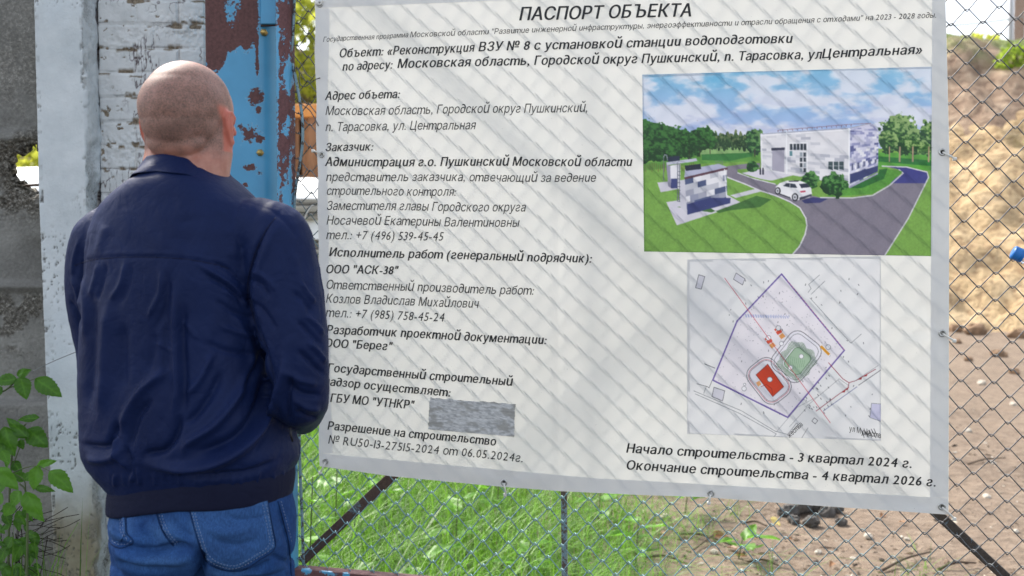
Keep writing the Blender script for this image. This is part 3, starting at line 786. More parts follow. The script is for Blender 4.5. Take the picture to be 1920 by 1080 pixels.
# ------------------------------------------------------------------ lettering
M_INK = simple("black_ink", (0.009, 0.010, 0.013), 0.5, 0, 0.3, 60, 0.0)
M_INKB = simple("grey_ink", (0.012, 0.0135, 0.018), 0.5, 0, 0.3, 60, 0.0)
_g = {}
CMAP = {'т': ('m', 1.183), 'п': ('n', 1.183), 'и': ('u', 1.183), 'й': ('ŭ', 1.183), 'г': ('ƨ', 1.0), 'д': ('∂', 1.0)}
def glyph(ch, off):
    k = (ch, off)
    if k in _g: return _g[k]
    src, sc = CMAP.get(ch, (ch, 1.0))
    c = bpy.data.curves.new("glyph", 'FONT'); c.body = src; c.resolution_u = 2; c.fill_mode = 'NONE'
    o = bpy.data.objects.new("glyph", c)
    me = bpy.data.meshes.new_from_object(o)
    V = np.empty(len(me.vertices) * 3); me.vertices.foreach_get("co", V); V = V.reshape(-1, 3)[:, :2] * sc
    E = [tuple(e.vertices) for e in me.edges]
    F = []
    if len(V):                                            # outlines may cross themselves: triangulate, keep what winds round
        nxt = {}
        loops, seen = [], set()
        nb = {}
        for i, j in E: nb.setdefault(i, []).append(j); nb.setdefault(j, []).append(i)
        for st in range(len(V)):
            if st in seen or st not in nb: continue
            lp = [st]; seen.add(st)
            cand = [q for q in nb[st] if q == st + 1] or nb[st]
            cur = cand[0]
            while cur not in seen:
                lp.append(cur); seen.add(cur)
                q = [k_ for k_ in nb[cur] if k_ not in seen]
                if not q: break
                cur = q[0]
            loops.append(lp)
        ce = [(lp[i], lp[(i + 1) % len(lp)]) for lp in loops for i in range(len(lp))]
        r = delaunay_2d_cdt([Vector(v) for v in V], ce, [], 0, 1e-6)
        V2 = np.array([tuple(v) for v in r[0]])
        for f in r[2]:
            cx, cy = V2[list(f)].mean(0); wn = 0
            for lp in loops:
                Q = V[lp]; Q2 = np.roll(Q, -1, 0)
                up = (Q[:, 1] <= cy) & (Q2[:, 1] > cy); dn = (Q[:, 1] > cy) & (Q2[:, 1] <= cy)
                lf = (Q2[:, 0] - Q[:, 0]) * (cy - Q[:, 1]) - (cx - Q[:, 0]) * (Q2[:, 1] - Q[:, 1])
                wn += int((up & (lf > 0)).sum()) - int((dn & (lf < 0)).sum())
            if wn: F.append(tuple(f))
        V = V2
    bpy.data.objects.remove(o); bpy.data.curves.remove(c); bpy.data.meshes.remove(me)
    if len(V):
        x0 = V[:, 0].min(); w = V[:, 0].max() - x0; V[:, 0] -= x0
        if src == '∂': V[:, 1] *= 1.0
    else: w = 0.22
    _g[k] = (V, F, w); return _g[k]
ROUND = set("оесОСэюЭрбфдаяз3689")
def text_mesh(s, off, sp=0.0):
    Vs, Fs, x, n = [], [], 0.0, 0
    for ch in s:
        V, F, w = glyph(ch, off)
        if ch == ' ': x += 0.29; continue
        lb = 0.045 if ch in ROUND else (0.02 if ch in "АТУату" else 0.065)
        if ch in ".,:;\"": lb = 0.07
        x += lb
        if len(V):
            Vs.append(V + [x, 0]); Fs += [tuple(i + n for i in f) for f in F]; n += len(V)
        x += w + lb + sp
    return np.concatenate(Vs), Fs, x
def text_line(xl, yl, xr, yr, cap, s, bold=False, mat=None, slant=0.20, name="text_line", lay=0.0010, parent=None, capr=None):
    V, F, w = text_mesh(s, 0.0, 0.035 if bold else 0.0)
    LZ = np.zeros(len(V))
    if bold:                                              # heavier strokes: three prints a hair apart
        n0 = len(V); F = list(F)
        sh = [(-0.024, 0.0), (0.0, 0.006), (0.024, 0.0), (0.0, -0.006)]
        V = np.concatenate([V + np.array(k) for k in sh]); LZ = np.repeat(np.arange(len(sh)) * 0.00006, n0)
        F = [tuple(i + n0 * k for i in f) for k in range(len(sh)) for f in F]
    sx = V[:, 0] / w; h = V[:, 1] / 0.728
    A = np.array([xl, yl]); B = np.array([xr, yr]); d = (B - A) / np.linalg.norm(B - A); up = np.array([d[1], -d[0]])
    up = np.array([0.0, -1.0]) if abs(d[1]) < 0.3 else up
    cp = cap + ((capr or cap) - cap) * sx
    P = A + sx[:, None] * (B - A) + up * (h * cp)[:, None] + d * (h * cp * slant)[:, None]
    P[:, 1] += 0.5 * np.sin(sx * np.pi * 3 + xl) * min(1, w / 20)
    return mk(name, bpt(P[:, 0], P[:, 1], lay + LZ), F, mat or M_INK, parent=parent or banner, smooth=False)
B_, R_ = True, False
LINES = [
 (972, 38.5, 1297, 30.5, 25, "ПАСПОРТ ОБЪЕКТА", B_), (605, 78.5, 765, 70, 9.6, "Государственная программа", R_),
 (768, 69.5, 1756, 33.5, 10.6, "Московской области \"Развитие инженерной инфраструктуры, энергоэффективности и отрасли обращения с отходами\" на 2023 - 2028 годы.", R_),
 (635, 107.5, 889, 96.5, 16.5, "Объект: «Реконструкция", B_), (896, 96.5, 1486, 80, 17.5, "ВЗУ № 8 с установкой станции водоподготовки", B_),
 (641, 132.5, 736, 128.5, 16, "по адресу:", B_), (744, 127.5, 1541, 110.5, 17.5, "Московская область, Городской округ Пушкинский, п. Тарасовка, ул", B_),
 (1540, 109, 1730, 100.5, 17.5, "Центральная»", B_), (609, 187.5, 750, 183.5, 16, "Адрес объета:", B_),
 (609, 216, 1102, 209.5, 17, "Московская область, Городской округ Пушкинский,", R_), (609, 246, 891, 242, 17, "п. Тарасовка, ул. Центральная", R_),
 (609, 283.5, 700, 282, 15.5, "Заказчик:", B_), (609, 311.5, 1185, 311, 17, "Администрация г.о. Пушкинский Московской области", B_),
 (610, 339, 1117, 341, 16.5, "представитель заказчика, отвечающий за ведение", R_), (611, 365, 855, 367.5, 16.5, "строительного контроля:", R_),
 (611, 393, 985, 397, 17, "Заместителя главы Городского округа", R_), (611, 420.5, 973, 426, 17, "Носачевой Екатерины Валентиновны", R_),
 (611, 448, 831, 451.5, 17, "тел.: +7 (496) 539-45-45", R_), (616, 480, 1110, 492.5, 16.5, "Исполнитель работ (генеральный подрядчик):", B_),
 (610, 512, 746, 514.5, 16, "ООО \"АСК-38\"", B_), (610, 541, 1001, 553, 17, "Ответственный производитель работ:", R_),
 (610, 567, 897, 577.5, 17, "Козлов Владислав Михайлович", R_), (610, 593.5, 833, 603, 17, "тел.: +7 (985) 758-45-24", R_),
 (611, 625, 1025, 646, 16.5, "Разработчик проектной документации:", B_), (608, 650.5, 735, 657, 16, "ООО \"Берег\"", B_),
 (613, 697, 961, 723.5, 16, "Государственный строительный", B_), (606, 722, 845, 744, 16, "надзор осуществляет:", B_),
 (618, 753.5, 776, 767.5, 16.5, "ГБУ МО \"УТНКР\"", B_), (613, 805.5, 930, 835.5, 16, "Разрешение на строительство", B_),
 (614, 832, 981, 866.5, 16.5, "№ RU50-13-27515-2024 от 06.05.2024г.", R_),
 (1173, 849, 1711, 877, 17.5, "Начало строительства - 3 квартал 2024 г.", B_), (1173, 880.5, 1756, 912, 17.5, "Окончание строительства - 4 квартал 2026 г.", B_)]
for xl, yl, xr, yr, cp, s, b in LINES: text_line(xl, yl, xr, yr, cp, s, b, M_INK if b else M_INKB)

# ------------------------------------------------------------------ printed picture and plan (colour per vertex of a fine sheet)
class Paint:
    def __init__(s, W, H, c): s.W, s.H = W, H; s.a = np.ones((H, W, 3)) * np.array(c, float); s.yy, s.xx = np.mgrid[0:H, 0:W].astype(float)
    def poly(s, P, c, var=0.0, sc=9, seed=0, al=1.0):
        P = np.asarray(P, float)
        x0, y0 = np.maximum(np.floor(P.min(0)).astype(int), 0); x1, y1 = np.ceil(P.max(0)).astype(int) + 1
        x1 = min(x1, s.W); y1 = min(y1, s.H)
        if x1 <= x0 or y1 <= y0: return
        xx, yy = s.xx[y0:y1, x0:x1], s.yy[y0:y1, x0:x1]
        m = inpoly(xx, yy, P)
        cc = np.array(c, float)[None, None] * np.ones(xx.shape + (1,))
        if var: cc = cc * (1 + var * (fbm(xx / sc, yy / sc, seed, 4) - 0.5) * 2)[..., None]
        s.a[y0:y1, x0:x1][m] = (s.a[y0:y1, x0:x1] * (1 - al) + cc * al)[m]
    def line(s, P, w, c, al=1.0):
        P = np.asarray(P, float)
        for (xa, ya), (xb, yb) in zip(P[:-1], P[1:]):
            d = np.array([xb - xa, yb - ya]); n = np.linalg.norm(d)
            if n < 1e-6: continue
            d /= n; q = np.array([-d[1], d[0]]) * w / 2; e = d * w * 0.3
            s.poly([(xa - e[0] + q[0], ya - e[1] + q[1]), (xb + e[0] + q[0], yb + e[1] + q[1]), (xb + e[0] - q[0], yb + e[1] - q[1]), (xa - e[0] - q[0], ya - e[1] - q[1])], c, al=al)
    def ell(s, x, y, rx, ry, c, n=28, **k): s.poly([(x + rx * math.cos(q), y + ry * math.sin(q)) for q in np.linspace(0, 2 * math.pi, n, endpoint=False)], c, **k)
    def crown(s, x, y, rx, ry, dk, md, lt, seed=0):
        x0, x1 = max(0, int(x - rx * 1.25)), min(s.W, int(x + rx * 1.25)); y0, y1 = max(0, int(y - ry * 1.25)), min(s.H, int(y + ry * 1.25))
        xx, yy = s.xx[y0:y1, x0:x1], s.yy[y0:y1, x0:x1]
        d = np.hypot((xx - x) / rx, (yy - y) / ry) + 0.7 * (fbm(xx / 24, yy / 22, seed, 4) - 0.5)
        n = fbm(xx / 13, yy / 11, seed + 5, 4) - 0.45 * ((yy - y) / ry) * 0.35 + 0.10 * ((xx - x) / rx)
        w1 = sstep(0.38, 0.5, n)[..., None]; w2 = sstep(0.54, 0.68, n)[..., None]
        c = np.array(dk, float) * (1 - w1) + np.array(md, float) * w1; c = c * (1 - w2) + np.array(lt, float) * w2
        m = d < 0.95
        s.a[y0:y1, x0:x1][m] = c[m]
    def sample(s, x, y, k=2):
        acc = 0; n = 0
        for dx in np.linspace(-k, k, 4):
            for dy in np.linspace(-k, k, 4):
                acc = acc + s.a[np.clip((y + dy).astype(int), 0, s.H - 1), np.clip((x + dx).astype(int), 0, s.W - 1)]; n += 1
        return acc / n
p = Paint(1592, 1080, (150, 190, 225))
t = np.clip((p.yy - 60) / 400, 0, 1)[..., None]
skyc = np.array((128, 190, 226.)) * (1 - t) + np.array((176, 190, 236.)) * t
cl = fbm(p.xx / 170 + 1.3, p.yy / 75, 161, 5); cl2 = fbm(p.xx / 70, p.yy / 40, 163, 4)
cw = np.clip(sstep(0.40, 0.62, cl + 0.18 * (cl2 - 0.5) + 0.16 * sstep(420, 60, p.xx) * sstep(200, 90, p.yy) + 0.08 * np.exp(-((p.yy - 190) / 130) ** 2)), 0, 1)[..., None]
blue = np.exp(-((p.xx - 400) / 190) ** 2 - ((p.yy - 110) / 45) ** 2)[..., None]
skyc = skyc * (1 - 0.6 * blue) + np.array((92, 178, 222.)) * 0.6 * blue
p.a = skyc * (1 - cw * 0.85) + np.array((232, 232, 242.)) * cw * 0.85
sh = sstep(0.5, 0.66, fbm(p.xx / 130, p.yy / 55, 165, 4))[..., None] * sstep(150, 330, p.yy)[..., None]
p.a = p.a * (1 - 0.3 * sh) + np.array((160, 168, 214.)) * 0.3 * sh
# lawn
p.poly([(0, 470), (1592, 480), (1592, 1080), (0, 1080)], (124, 172, 74), 0.10, 7, 167)
p.poly([(0, 600), (300, 560), (640, 545), (640, 500), (400, 495), (0, 560)], (98, 158, 66), .12, 30, 168)
p.poly([(330, 505), (600, 490), (600, 520), (480, 545), (330, 540)], (60, 128, 62), .1, 20, 169)
p.poly([(320, 478), (600, 470), (600, 500), (320, 510)], (140, 180, 110), .1, 20, 170)
p.poly([(1260, 500), (1592, 505), (1592, 600), (1260, 575)], (92, 168, 62), .12, 30, 171)
p.poly([(1270, 520), (1592, 545), (1592, 575), (1270, 548)], (44, 120, 54), .15, 20, 172)
for k in range(26): p.crown(385 + k * 9, 440 + 8 * math.sin(k * 2.1), 12, 42 + 10 * math.sin(k * 3.7), (40, 70, 44), (66, 98, 56), (112, 128, 84), 200 + k)
for x, y, rx, ry in ((40, 430, 120, 110), (150, 440, 110, 95), (250, 455, 90, 80), (330, 430, 85, 70), (20, 490, 80, 70), (120, 500, 90, 50)): p.crown(x, y, rx, ry, (30, 66, 34), (44, 92, 42), (64, 122, 54), int(x + y))
for x in (262, 318, 372): p.line([(x, 480), (x + 1, 540 - (x - 262) * .3)], 4, (60, 50, 44))
for k in range(26): p.line([(20 + k * 11, 560 + 6 * math.sin(k)), (20 + k * 11, 595 + 8 * math.sin(k * 2))], 3, (120, 76, 52), .7)
p.crown(612, 440, 50, 72, (34, 70, 46), (60, 112, 60), (104, 150, 84), 301); p.line([(612, 480), (612, 520)], 6, (70, 60, 54))
for x, y, rx, ry in ((1380, 400, 110, 105), (1440, 440, 90, 75), (1320, 440, 60, 60), (1540, 420, 60, 95), (1500, 470, 50, 40)): p.crown(x, y, rx, ry, (38, 76, 46), (78, 124, 62), (150, 182, 110), int(x * 3 + y))
for x, w in ((1385, 9), (1455, 8), (1330, 6), (1540, 7)): p.line([(x, 470), (x - 2, 548)], w, (176, 150, 120))
# road
rd = (132, 125, 140)
p.poly([(430, 590), (470, 572), (560, 560), (640, 556), (640, 580), (520, 590), (520, 606), (600, 636), (720, 668), (830, 706), (960, 740), (1130, 742), (1240, 728), (1330, 675), (1400, 612), (1380, 590), (1290, 572), (1420, 576), (1530, 604), (1540, 630), (1430, 850), (1298, 1060), (800, 1060), (850, 1000), (886, 910), (884, 850), (850, 795), (760, 748), (640, 705), (560, 670), (470, 632)], rd, 0.05, 6, 174)
p.poly([(1330, 575), (1420, 576), (1530, 604), (1538, 632), (1520, 664), (1320, 664), (1400, 612), (1380, 590)], (66, 68, 140), .05, 12, 175)
kb = (222, 218, 226)
p.line([(796, 1062), (850, 1000), (880, 935), (889, 890), (884, 850), (852, 795), (800, 762), (720, 728), (640, 703), (560, 668), (466, 632)], 7, kb)
p.line([(520, 608), (600, 638), (720, 668)], 5, kb); p.line([(960, 740), (1130, 742), (1240, 728), (1330, 675), (1402, 610), (1380, 590)], 6, kb)
p.line([(1296, 1062), (1430, 850), (1538, 632), (1530, 604), (1420, 577), (1290, 572)], 6, kb)
# small blocks with their pads
p.poly([(92, 660), (300, 640), (330, 670), (110, 712)], (212, 208, 220)); p.poly([(480, 728), (620, 692), (650, 706), (510, 742)], (214, 212, 222))
p.poly([(140, 765), (440, 712), (548, 772), (196, 888)], (216, 212, 224)); p.poly([(200, 790), (330, 770), (420, 822), (470, 810), (640, 790), (700, 750), (620, 730), (520, 770), (380, 820)], (70, 118, 56), .1, 10, 176)
def bricks(A, B, C, D, nx, ny, cols, seed, prob):
    A, B, C, D = map(np.array, (A, B, C, D)); rr = random.Random(seed)
    f = lambda u, v: (A * (1 - u) + B * u) * (1 - v) + (D * (1 - u) + C * u) * v
    for j in range(ny):
        o = 0.5 * (j % 2)
        for i in range(-1, nx):
            u0, u1 = max(0, (i + o) / nx), min(1, (i + 1 + o) / nx)
            if u1 <= u0: continue
            v = (j + .5) / ny
            pr = prob(v); c = cols[0] if rr.random() > pr else rr.choice(cols[1:])
            p.poly([f(u0, j / ny), f(u1, j / ny), f(u1, (j + 1) / ny), f(u0, (j + 1) / ny)], np.array(c) * (1 + .03 * (rr.random() - .5)))
p.poly([(140, 565), (165, 572), (165, 690), (150, 680)], (150, 146, 170)); p.poly([(160, 570), (215, 560), (215, 690), (165, 692)], (232, 230, 236)); p.poly([(165, 640), (200, 638), (200, 690), (165, 692)], (66, 74, 128))
p.poly([(205, 650), (255, 640), (255, 832), (215, 790)], (206, 204, 216))
bricks((238, 640), (462, 588), (464, 765), (250, 830), 5, 6, [(234, 232, 238), (164, 166, 184), (196, 197, 208), (80, 92, 132), (150, 154, 178)], 5, lambda v: .72 if v < .6 else .85)
p.poly([(250, 775), (370, 742), (484, 742), (480, 770), (252, 832)], (58, 66, 122)); p.poly([(236, 632), (466, 578), (468, 590), (238, 644)], (96, 62, 76)); p.poly([(236, 632), (240, 590), (420, 560), (466, 578)], (182, 184, 210))
p.poly([(238, 570), (322, 560), (326, 588), (244, 598)], (38, 46, 62)); p.poly([(150, 522), (210, 518), (212, 545), (148, 550)], (42, 52, 74)); p.poly([(140, 552), (300, 530), (305, 545), (142, 568)], (196, 198, 216))
for x in (126, 200, 210): p.line([(x, 760 if x > 150 else 650), (x, 560 if x > 150 else 525)], 4, (110, 112, 130))
p.line([(126, 525), (130, 512), (142, 514), (146, 540)], 4, (170, 172, 190)); p.line([(196, 560), (206, 545), (240, 550)], 3, (150, 150, 170))
for k in range(9): p.line([(200, 600 + k * 20), (214, 602 + k * 20)], 3, (90, 94, 112))
p.line([(400, 545), (440, 548), (440, 565)], 3, (110, 130, 110)); p.line([(400, 556), (438, 560)], 3, (110, 130, 110)); p.line([(450, 590), (462, 740)], 4, (246, 246, 250))
# main building
p.poly([(540, 610), (650, 585), (820, 620), (700, 650), (640, 640)], (218, 214, 226))
p.poly([(640, 400), (1122, 368), (1114, 682), (1000, 652), (820, 622), (646, 592)], (228, 226, 232))
bricks((648, 402), (1118, 374), (1112, 676), (648, 588), 9, 17, [(230, 228, 233), (205, 205, 214), (218, 217, 224), (186, 187, 200)], 8, lambda v: .12 + .30 * (v > .45))
bricks((1120, 374), (1272, 380), (1268, 600), (1114, 682), 7, 20, [(214, 212, 232), (150, 152, 196), (180, 180, 212), (92, 96, 150), (236, 234, 242)], 9, lambda v: .55)
p.poly([(1120, 374), (1226, 344), (1250, 356), (1272, 384), (1272, 392), (1122, 380)], (206, 206, 228)); bricks((1130, 366), (1240, 348), (1268, 384), (1124, 382), 6, 3, [(210, 208, 230), (150, 152, 196), (180, 180, 212)], 10, lambda v: .5)
p.line([(640, 402), (1122, 370), (1228, 344)], 5, (168, 170, 190)); p.line([(642, 408), (1122, 378)], 5, (244, 243, 247))
for k in range(16): p.line([(735 + k * 26, 390 - k * 2), (735 + k * 26, 380 - k * 2)], 2.5, (120, 90, 110))
p.line([(735, 381), (1140, 348), (1230, 344)], 2.5, (150, 100, 120))
p.poly([(1118, 615), (1268, 570), (1266, 602), (1114, 668)], (58, 66, 118)); p.poly([(1112, 682), (1268, 606), (1268, 616), (1116, 694)], (170, 168, 200))
p.poly([(1120, 690), (1300, 608), (1320, 582), (1272, 580), (1400, 600), (1330, 668), (1240, 720), (1100, 730), (1000, 736), (1000, 690)], (92, 160, 60), .12, 9, 179)
p.poly([(1118, 690), (1268, 615), (1275, 590), (1320, 585), (1300, 640), (1180, 690)], (44, 112, 50), .15, 10, 180)
p.poly([(704, 488), (770, 484), (770, 606), (704, 594)], (172, 168, 186)); p.poly([(700, 476), (772, 472), (772, 486), (700, 490)], (60, 62, 84))
for i in range(5):
    x = 799 + i * 18.5; p.poly([(x, 454), (x + 14, 453), (x + 14, 486), (x, 487)], (44, 54, 66))
for i in range(2):
    for j in range(4):
        x, y = 852 + i * 19, 500 + j * 28; p.poly([(x, y), (x + 14, y - 1), (x + 14, y + 22), (x, y + 22)], (52, 62, 74) if (i + j) % 3 else (150, 160, 170))
p.poly([(797, 492), (812, 491), (812, 518), (797, 519)], (90, 140, 150)); p.line([(795, 450), (893, 446), (890, 607)], 4, (246, 246, 249))
for i in range(3):
    x = 1004 + i * 29; p.poly([(x, 548), (x + 24, 549), (x + 24, 594), (x, 588)], (64, 82, 88)); p.line([(x, 570), (x + 24, 572)], 2, (210, 210, 214))
for i in range(9):
    x = 1128 + i * 15.5; p.poly([(x, 560 - i * 3), (x + 9, 558 - i * 3), (x + 9, 592 - i * 5), (x, 598 - i * 5)], (240, 238, 246) if i % 2 else (90, 96, 130))
for x in (648, 781, 1114): p.line([(x, 400 - (x - 648) * .06), (x + 1, 590 + (x - 648) * .17)], 5 if x != 1114 else 8, (246, 246, 250))
for x in (641, 655): p.ell(x, 585, 4, 5, (40, 40, 56)); p.poly([(x - 5, 590), (x + 5, 590), (x + 4, 618), (x - 4, 618)], (34, 36, 60))
for x, y, rx, ry in ((600, 575, 34, 32), (910, 645, 52, 46), (1030, 672, 76, 66)): p.crown(x, y, rx, ry, (26, 66, 36), (44, 100, 44), (92, 150, 76), int(x))
# car
p.poly([(860, 756), (920, 738), (1002, 746), (960, 768), (880, 772)], (60, 62, 118))
p.poly([(718, 700), (724, 682), (745, 662), (790, 648), (850, 650), (890, 664), (912, 690), (917, 722), (905, 738), (850, 752), (820, 758), (800, 742), (750, 722), (722, 716)], (240, 238, 242))
p.poly([(790, 650), (850, 648), (842, 656), (796, 656)], (40, 40, 54)); p.poly([(848, 668), (890, 664), (906, 684), (860, 690)], (44, 50, 70)); p.poly([(762, 678), (782, 662), (826, 668), (838, 688), (800, 686)], (54, 62, 78)); p.line([(800, 664), (798, 686)], 3, (230, 228, 234))
p.poly([(852, 706), (882, 702), (882, 711), (856, 714)], (200, 60, 90)); p.poly([(740, 716), (800, 738), (804, 746), (745, 724)], (60, 60, 72)); p.poly([(850, 740), (915, 720), (914, 732), (850, 754)], (70, 70, 90))
for x, y, r in ((734, 704, 20), (826, 738, 22)): p.ell(x, y, r * .78, r, (44, 44, 54)); p.ell(x - 1, y, r * .5, r * .68, (206, 206, 214)); p.ell(x - 1, y, r * .2, r * .28, (90, 90, 100))
nu, nv = 460, 300
U, Vv = np.meshgrid(np.linspace(0, 1, nu), np.linspace(0, 1, nv), indexing='ij')
Q = quad(PIC, U, Vv)
C = p.sample((Q[..., 0] - 1200) * 2.843, (Q[..., 1] - 110) * 2.843, 1.6)
M_PRINT = m_vinyl("printed_vinyl", True, 0.28)
print_lin = lambda C: np.clip(s2l((C * 0.93 + C.mean(-1, keepdims=True) * 0.07).reshape(-1, 3)) * 0.90, 0, 0.88)
mk("printed_picture", bpt(Q[..., 0], Q[..., 1], 0.0005).reshape(-1, 3), gridfaces(nu, nv), M_PRINT, parent=banner, attrs={"print": print_lin(C)})
# site plan
p = Paint(1200, 1080, (236, 235, 235))
p.a *= (1 + 0.02 * (fbm(p.xx / 90, p.yy / 90, 181, 3) - 0.5))[..., None]
pur, gr_, rd_, bk = (92, 70, 160), (120, 122, 128), (190, 60, 70), (70, 70, 78)
site = [(556, 100), (910, 530), (590, 908), (168, 698), (305, 365)]
p.poly(site, (237, 231, 237))
rr = random.Random(3)
for k in range(420):
    x, y = rr.uniform(170, 900), rr.uniform(110, 900)
    if inpoly(np.array([x]), np.array([y]), site)[0]: p.ell(x, y, 1.8, 1.8, (120, 116, 130), 6)
for k in range(60):
    x, y = rr.uniform(200, 1100), rr.uniform(120, 900); p.line([(x, y), (x + rr.uniform(-5, 5), y + rr.uniform(4, 10))], 3, bk)
def rrect(c, w, h, r, ang, n=6):
    P = []
    for sx, sy, a0 in ((1, 1, 0), (-1, 1, 90), (-1, -1, 180), (1, -1, 270)):
        for q in np.linspace(a0, a0 + 90, n): P.append((sx * (w / 2 - r) + r * math.cos(math.radians(q)), sy * (h / 2 - r) + r * math.sin(math.radians(q))))
    P = np.array(P); a = math.radians(ang); M = np.array([[math.cos(a), -math.sin(a)], [math.sin(a), math.cos(a)]])
    P = P @ M.T + c; return np.concatenate([P, P[:1]])
for w, h, c in ((214, 236, (236, 232, 240)),): p.poly(rrect((485, 702), 180, 246, 60, -38), c); p.poly(rrect((640, 566), 212, 258, 55, 38), c)
for e, wd in ((0, 3), (-22, 2.5), (-34, 2)):
    p.line(rrect((485, 702), 186 + e, 252 + e, 62 + e / 2, -38), wd, bk if e != -22 else rd_); p.line(rrect((638, 566), 212 + e, 264 + e, 58 + e / 2, 38), wd, bk if e != -22 else (230, 228, 236))
for a in np.linspace(0, 2 * math.pi, 84, endpoint=False):
    c, s_ = math.cos(a), math.sin(a); k0, k1 = 62, 92 + 6 * math.sin(a * 9)
    n_ = (abs(c) ** 4 + abs(s_) ** 4) ** .25
    q = np.array([[c * k0 / n_, s_ * k0 * 1.15 / n_], [c * k1 / n_, s_ * k1 * 1.05 / n_]]); b = math.radians(38); M = np.array([[math.cos(b), -math.sin(b)], [math.sin(b), math.cos(b)]])
    q = q @ M.T + (642, 590); p.line(q, 3, (86, 124, 84))
p.poly(rrect((645, 590), 112, 132, 26, 38), (168, 196, 166)); p.line(rrect((645, 590), 112, 132, 26, 38), 3, (70, 110, 70))
for k in range(9): p.line([(598 + k * 11, 560 + k * 3), (590 + k * 11, 640 - k * 2)], 1.6, (110, 150, 112))
p.poly([(412, 668), (478, 608), (568, 735), (506, 790)], (226, 70, 40)); p.line([(412, 668), (478, 608), (568, 735), (506, 790), (412, 668)], 3, (120, 40, 40)); p.line([(440, 735), (470, 722), (500, 745), (506, 780)], 3, (160, 40, 36))
p.poly([(412, 712), (432, 700), (442, 722), (424, 734)], (240, 170, 110))
for x, y in ((482, 470), (536, 418)):
    p.poly([(x - 22, y - 5), (x + 5, y - 25), (x + 24, y + 10), (x - 2, y + 26)], (224, 80, 56)); p.poly([(x + 4, y + 30), (x + 26, y + 14), (x + 42, y + 34), (x + 18, y + 50)], (236, 160, 90)); p.line([(x - 16, y + 8), (x + 14, y - 14)], 4, (250, 250, 250))
p.poly([(770, 510), (782, 502), (830, 550), (818, 560)], (232, 160, 40))
for x, y, r in ((482, 460, 15), (538, 405, 15), (490, 694, 15), (555, 492, 13), (667, 564, 14), (606, 627, 14), (818, 512, 15), (345, 746, 14), (348, 722, 8)): p.ell(x, y, r, r, (110, 110, 120)); p.ell(x, y, r - 2.5, r - 2.5, (246, 244, 248))
p.line(site + [site[0]], 6, pur); p.line([(x * .985 + 8, y * .985 + 8) for x, y in site + [site[0]]], 2, (150, 130, 190))
p.line([(236, 124), (830, 938)], 3, (208, 70, 86))
for k in range(24):
    x = 590 + k * 13.5; p.line([(x, 140 + k * 16.4), (x + 8, 150 + k * 16.4)], 3, (220, 130, 150))
p.line([(715, 235), (946, 490), (1005, 438)], 2.5, gr_); p.line([(705, 205), (722, 182), (708, 160), (770, 106)], 2.5, gr_); p.line([(722, 215), (800, 140)], 2.5, gr_)
p.line([(530, 985), (645, 850), (760, 790)], 1.6, gr_)
for P in ([(820, 600), (900, 690), (935, 712), (975, 700), (1085, 636)], [(750, 872), (860, 790), (930, 740)], [(935, 712), (930, 740)]): p.line(P, 3.4, (150, 40, 56))
for x, y, d in ((1028, 668, 1), (998, 686, -1), (905, 758, 1), (922, 744, -1)): p.poly([(x - 12, y + 10), (x + 14, y - 10), (x + 6, y + 8)], (170, 30, 40))
p.line([(1115, 640), (990, 726)], 3, bk); p.line([(980, 735), (790, 872)], 3, (90, 100, 150)); p.line([(1100, 615), (965, 705)], 2, gr_)
p.line([(690, 850), (880, 690), (935, 730)], 1.8, gr_); p.line([(600, 960), (700, 850)], 1.8, gr_)
p.line([(62, 758), (330, 870), (520, 985), (590, 1003), (640, 940), (650, 945), (600, 1010)], 2.6, gr_); p.line([(70, 775), (320, 885), (526, 1000), (512, 1018)], 2.6, gr_)
p.line([(80, 718), (140, 735), (148, 742), (165, 700)], 2.6, bk); p.line([(118, 772), (132, 735)], 2.6, gr_); p.line([(180, 630), (122, 606)], 3, bk)
for P in ([(90, 105), (124, 115), (104, 186), (72, 178)], [(300, 95), (350, 128), (336, 162), (285, 130)], [(176, 738), (236, 758), (224, 815), (164, 790)]): p.poly(P, (214, 212, 222)); p.line(P + [P[0]], 2.6, bk)
p.poly([(1062, 828), (1115, 832), (1115, 930), (1052, 908)], (204, 202, 228)); p.line([(1115, 832), (1062, 828), (1052, 908), (1115, 930)], 2.6, gr_)
p.line([(740, 910), (760, 925), (745, 944), (726, 928), (740, 910)], 2.6, bk); p.line([(705, 965), (668, 1025)], 2.6, gr_)
for k in range(18):
    x = 352 + k * 14; p.line([(x, 326 + k * .8), (x + rr.uniform(2, 7), 344 + k * .4)], 3.2, (120, 140, 205), .8); p.line([(x + 5, 330), (x + 9, 344)], 2.4, (120, 140, 205), .7)
for k in range(34):
    x, y = rr.uniform(680, 830), rr.uniform(640, 880)
    if 1.2 * (x - 680) + y > 800: p.line([(x, y), (x + 5, y + 8)], 3.5, (84, 84, 92))
for k in range(14): p.line([(1010 + k * 5, 985 + 14 * math.sin(k * 2.3)), (1014 + k * 6, 1010 + 12 * math.sin(k * 1.7))], 3.6, (50, 50, 54), .8)
nu, nv = 400, 380
U, Vv = np.meshgrid(np.linspace(0, 1, nu), np.linspace(0, 1, nv), indexing='ij')
Q = quad(PLAN, U, Vv)
C = p.sample((Q[..., 0] - 1280) * 3, (Q[..., 1] - 480) * 3, 1.2)
mk("site_plan", bpt(Q[..., 0], Q[..., 1], 0.0005).reshape(-1, 3), gridfaces(nu, nv), M_PRINT, parent=banner, attrs={"print": print_lin(C)})
text_line(1592, 808, 1652, 822, 11, "ул Мужеств", False, M_INK, 0.05, lay=0.0012)
text_line(1480, 822, 1506, 797, 10, "жества", False, M_INK, 0.05, lay=0.0012)
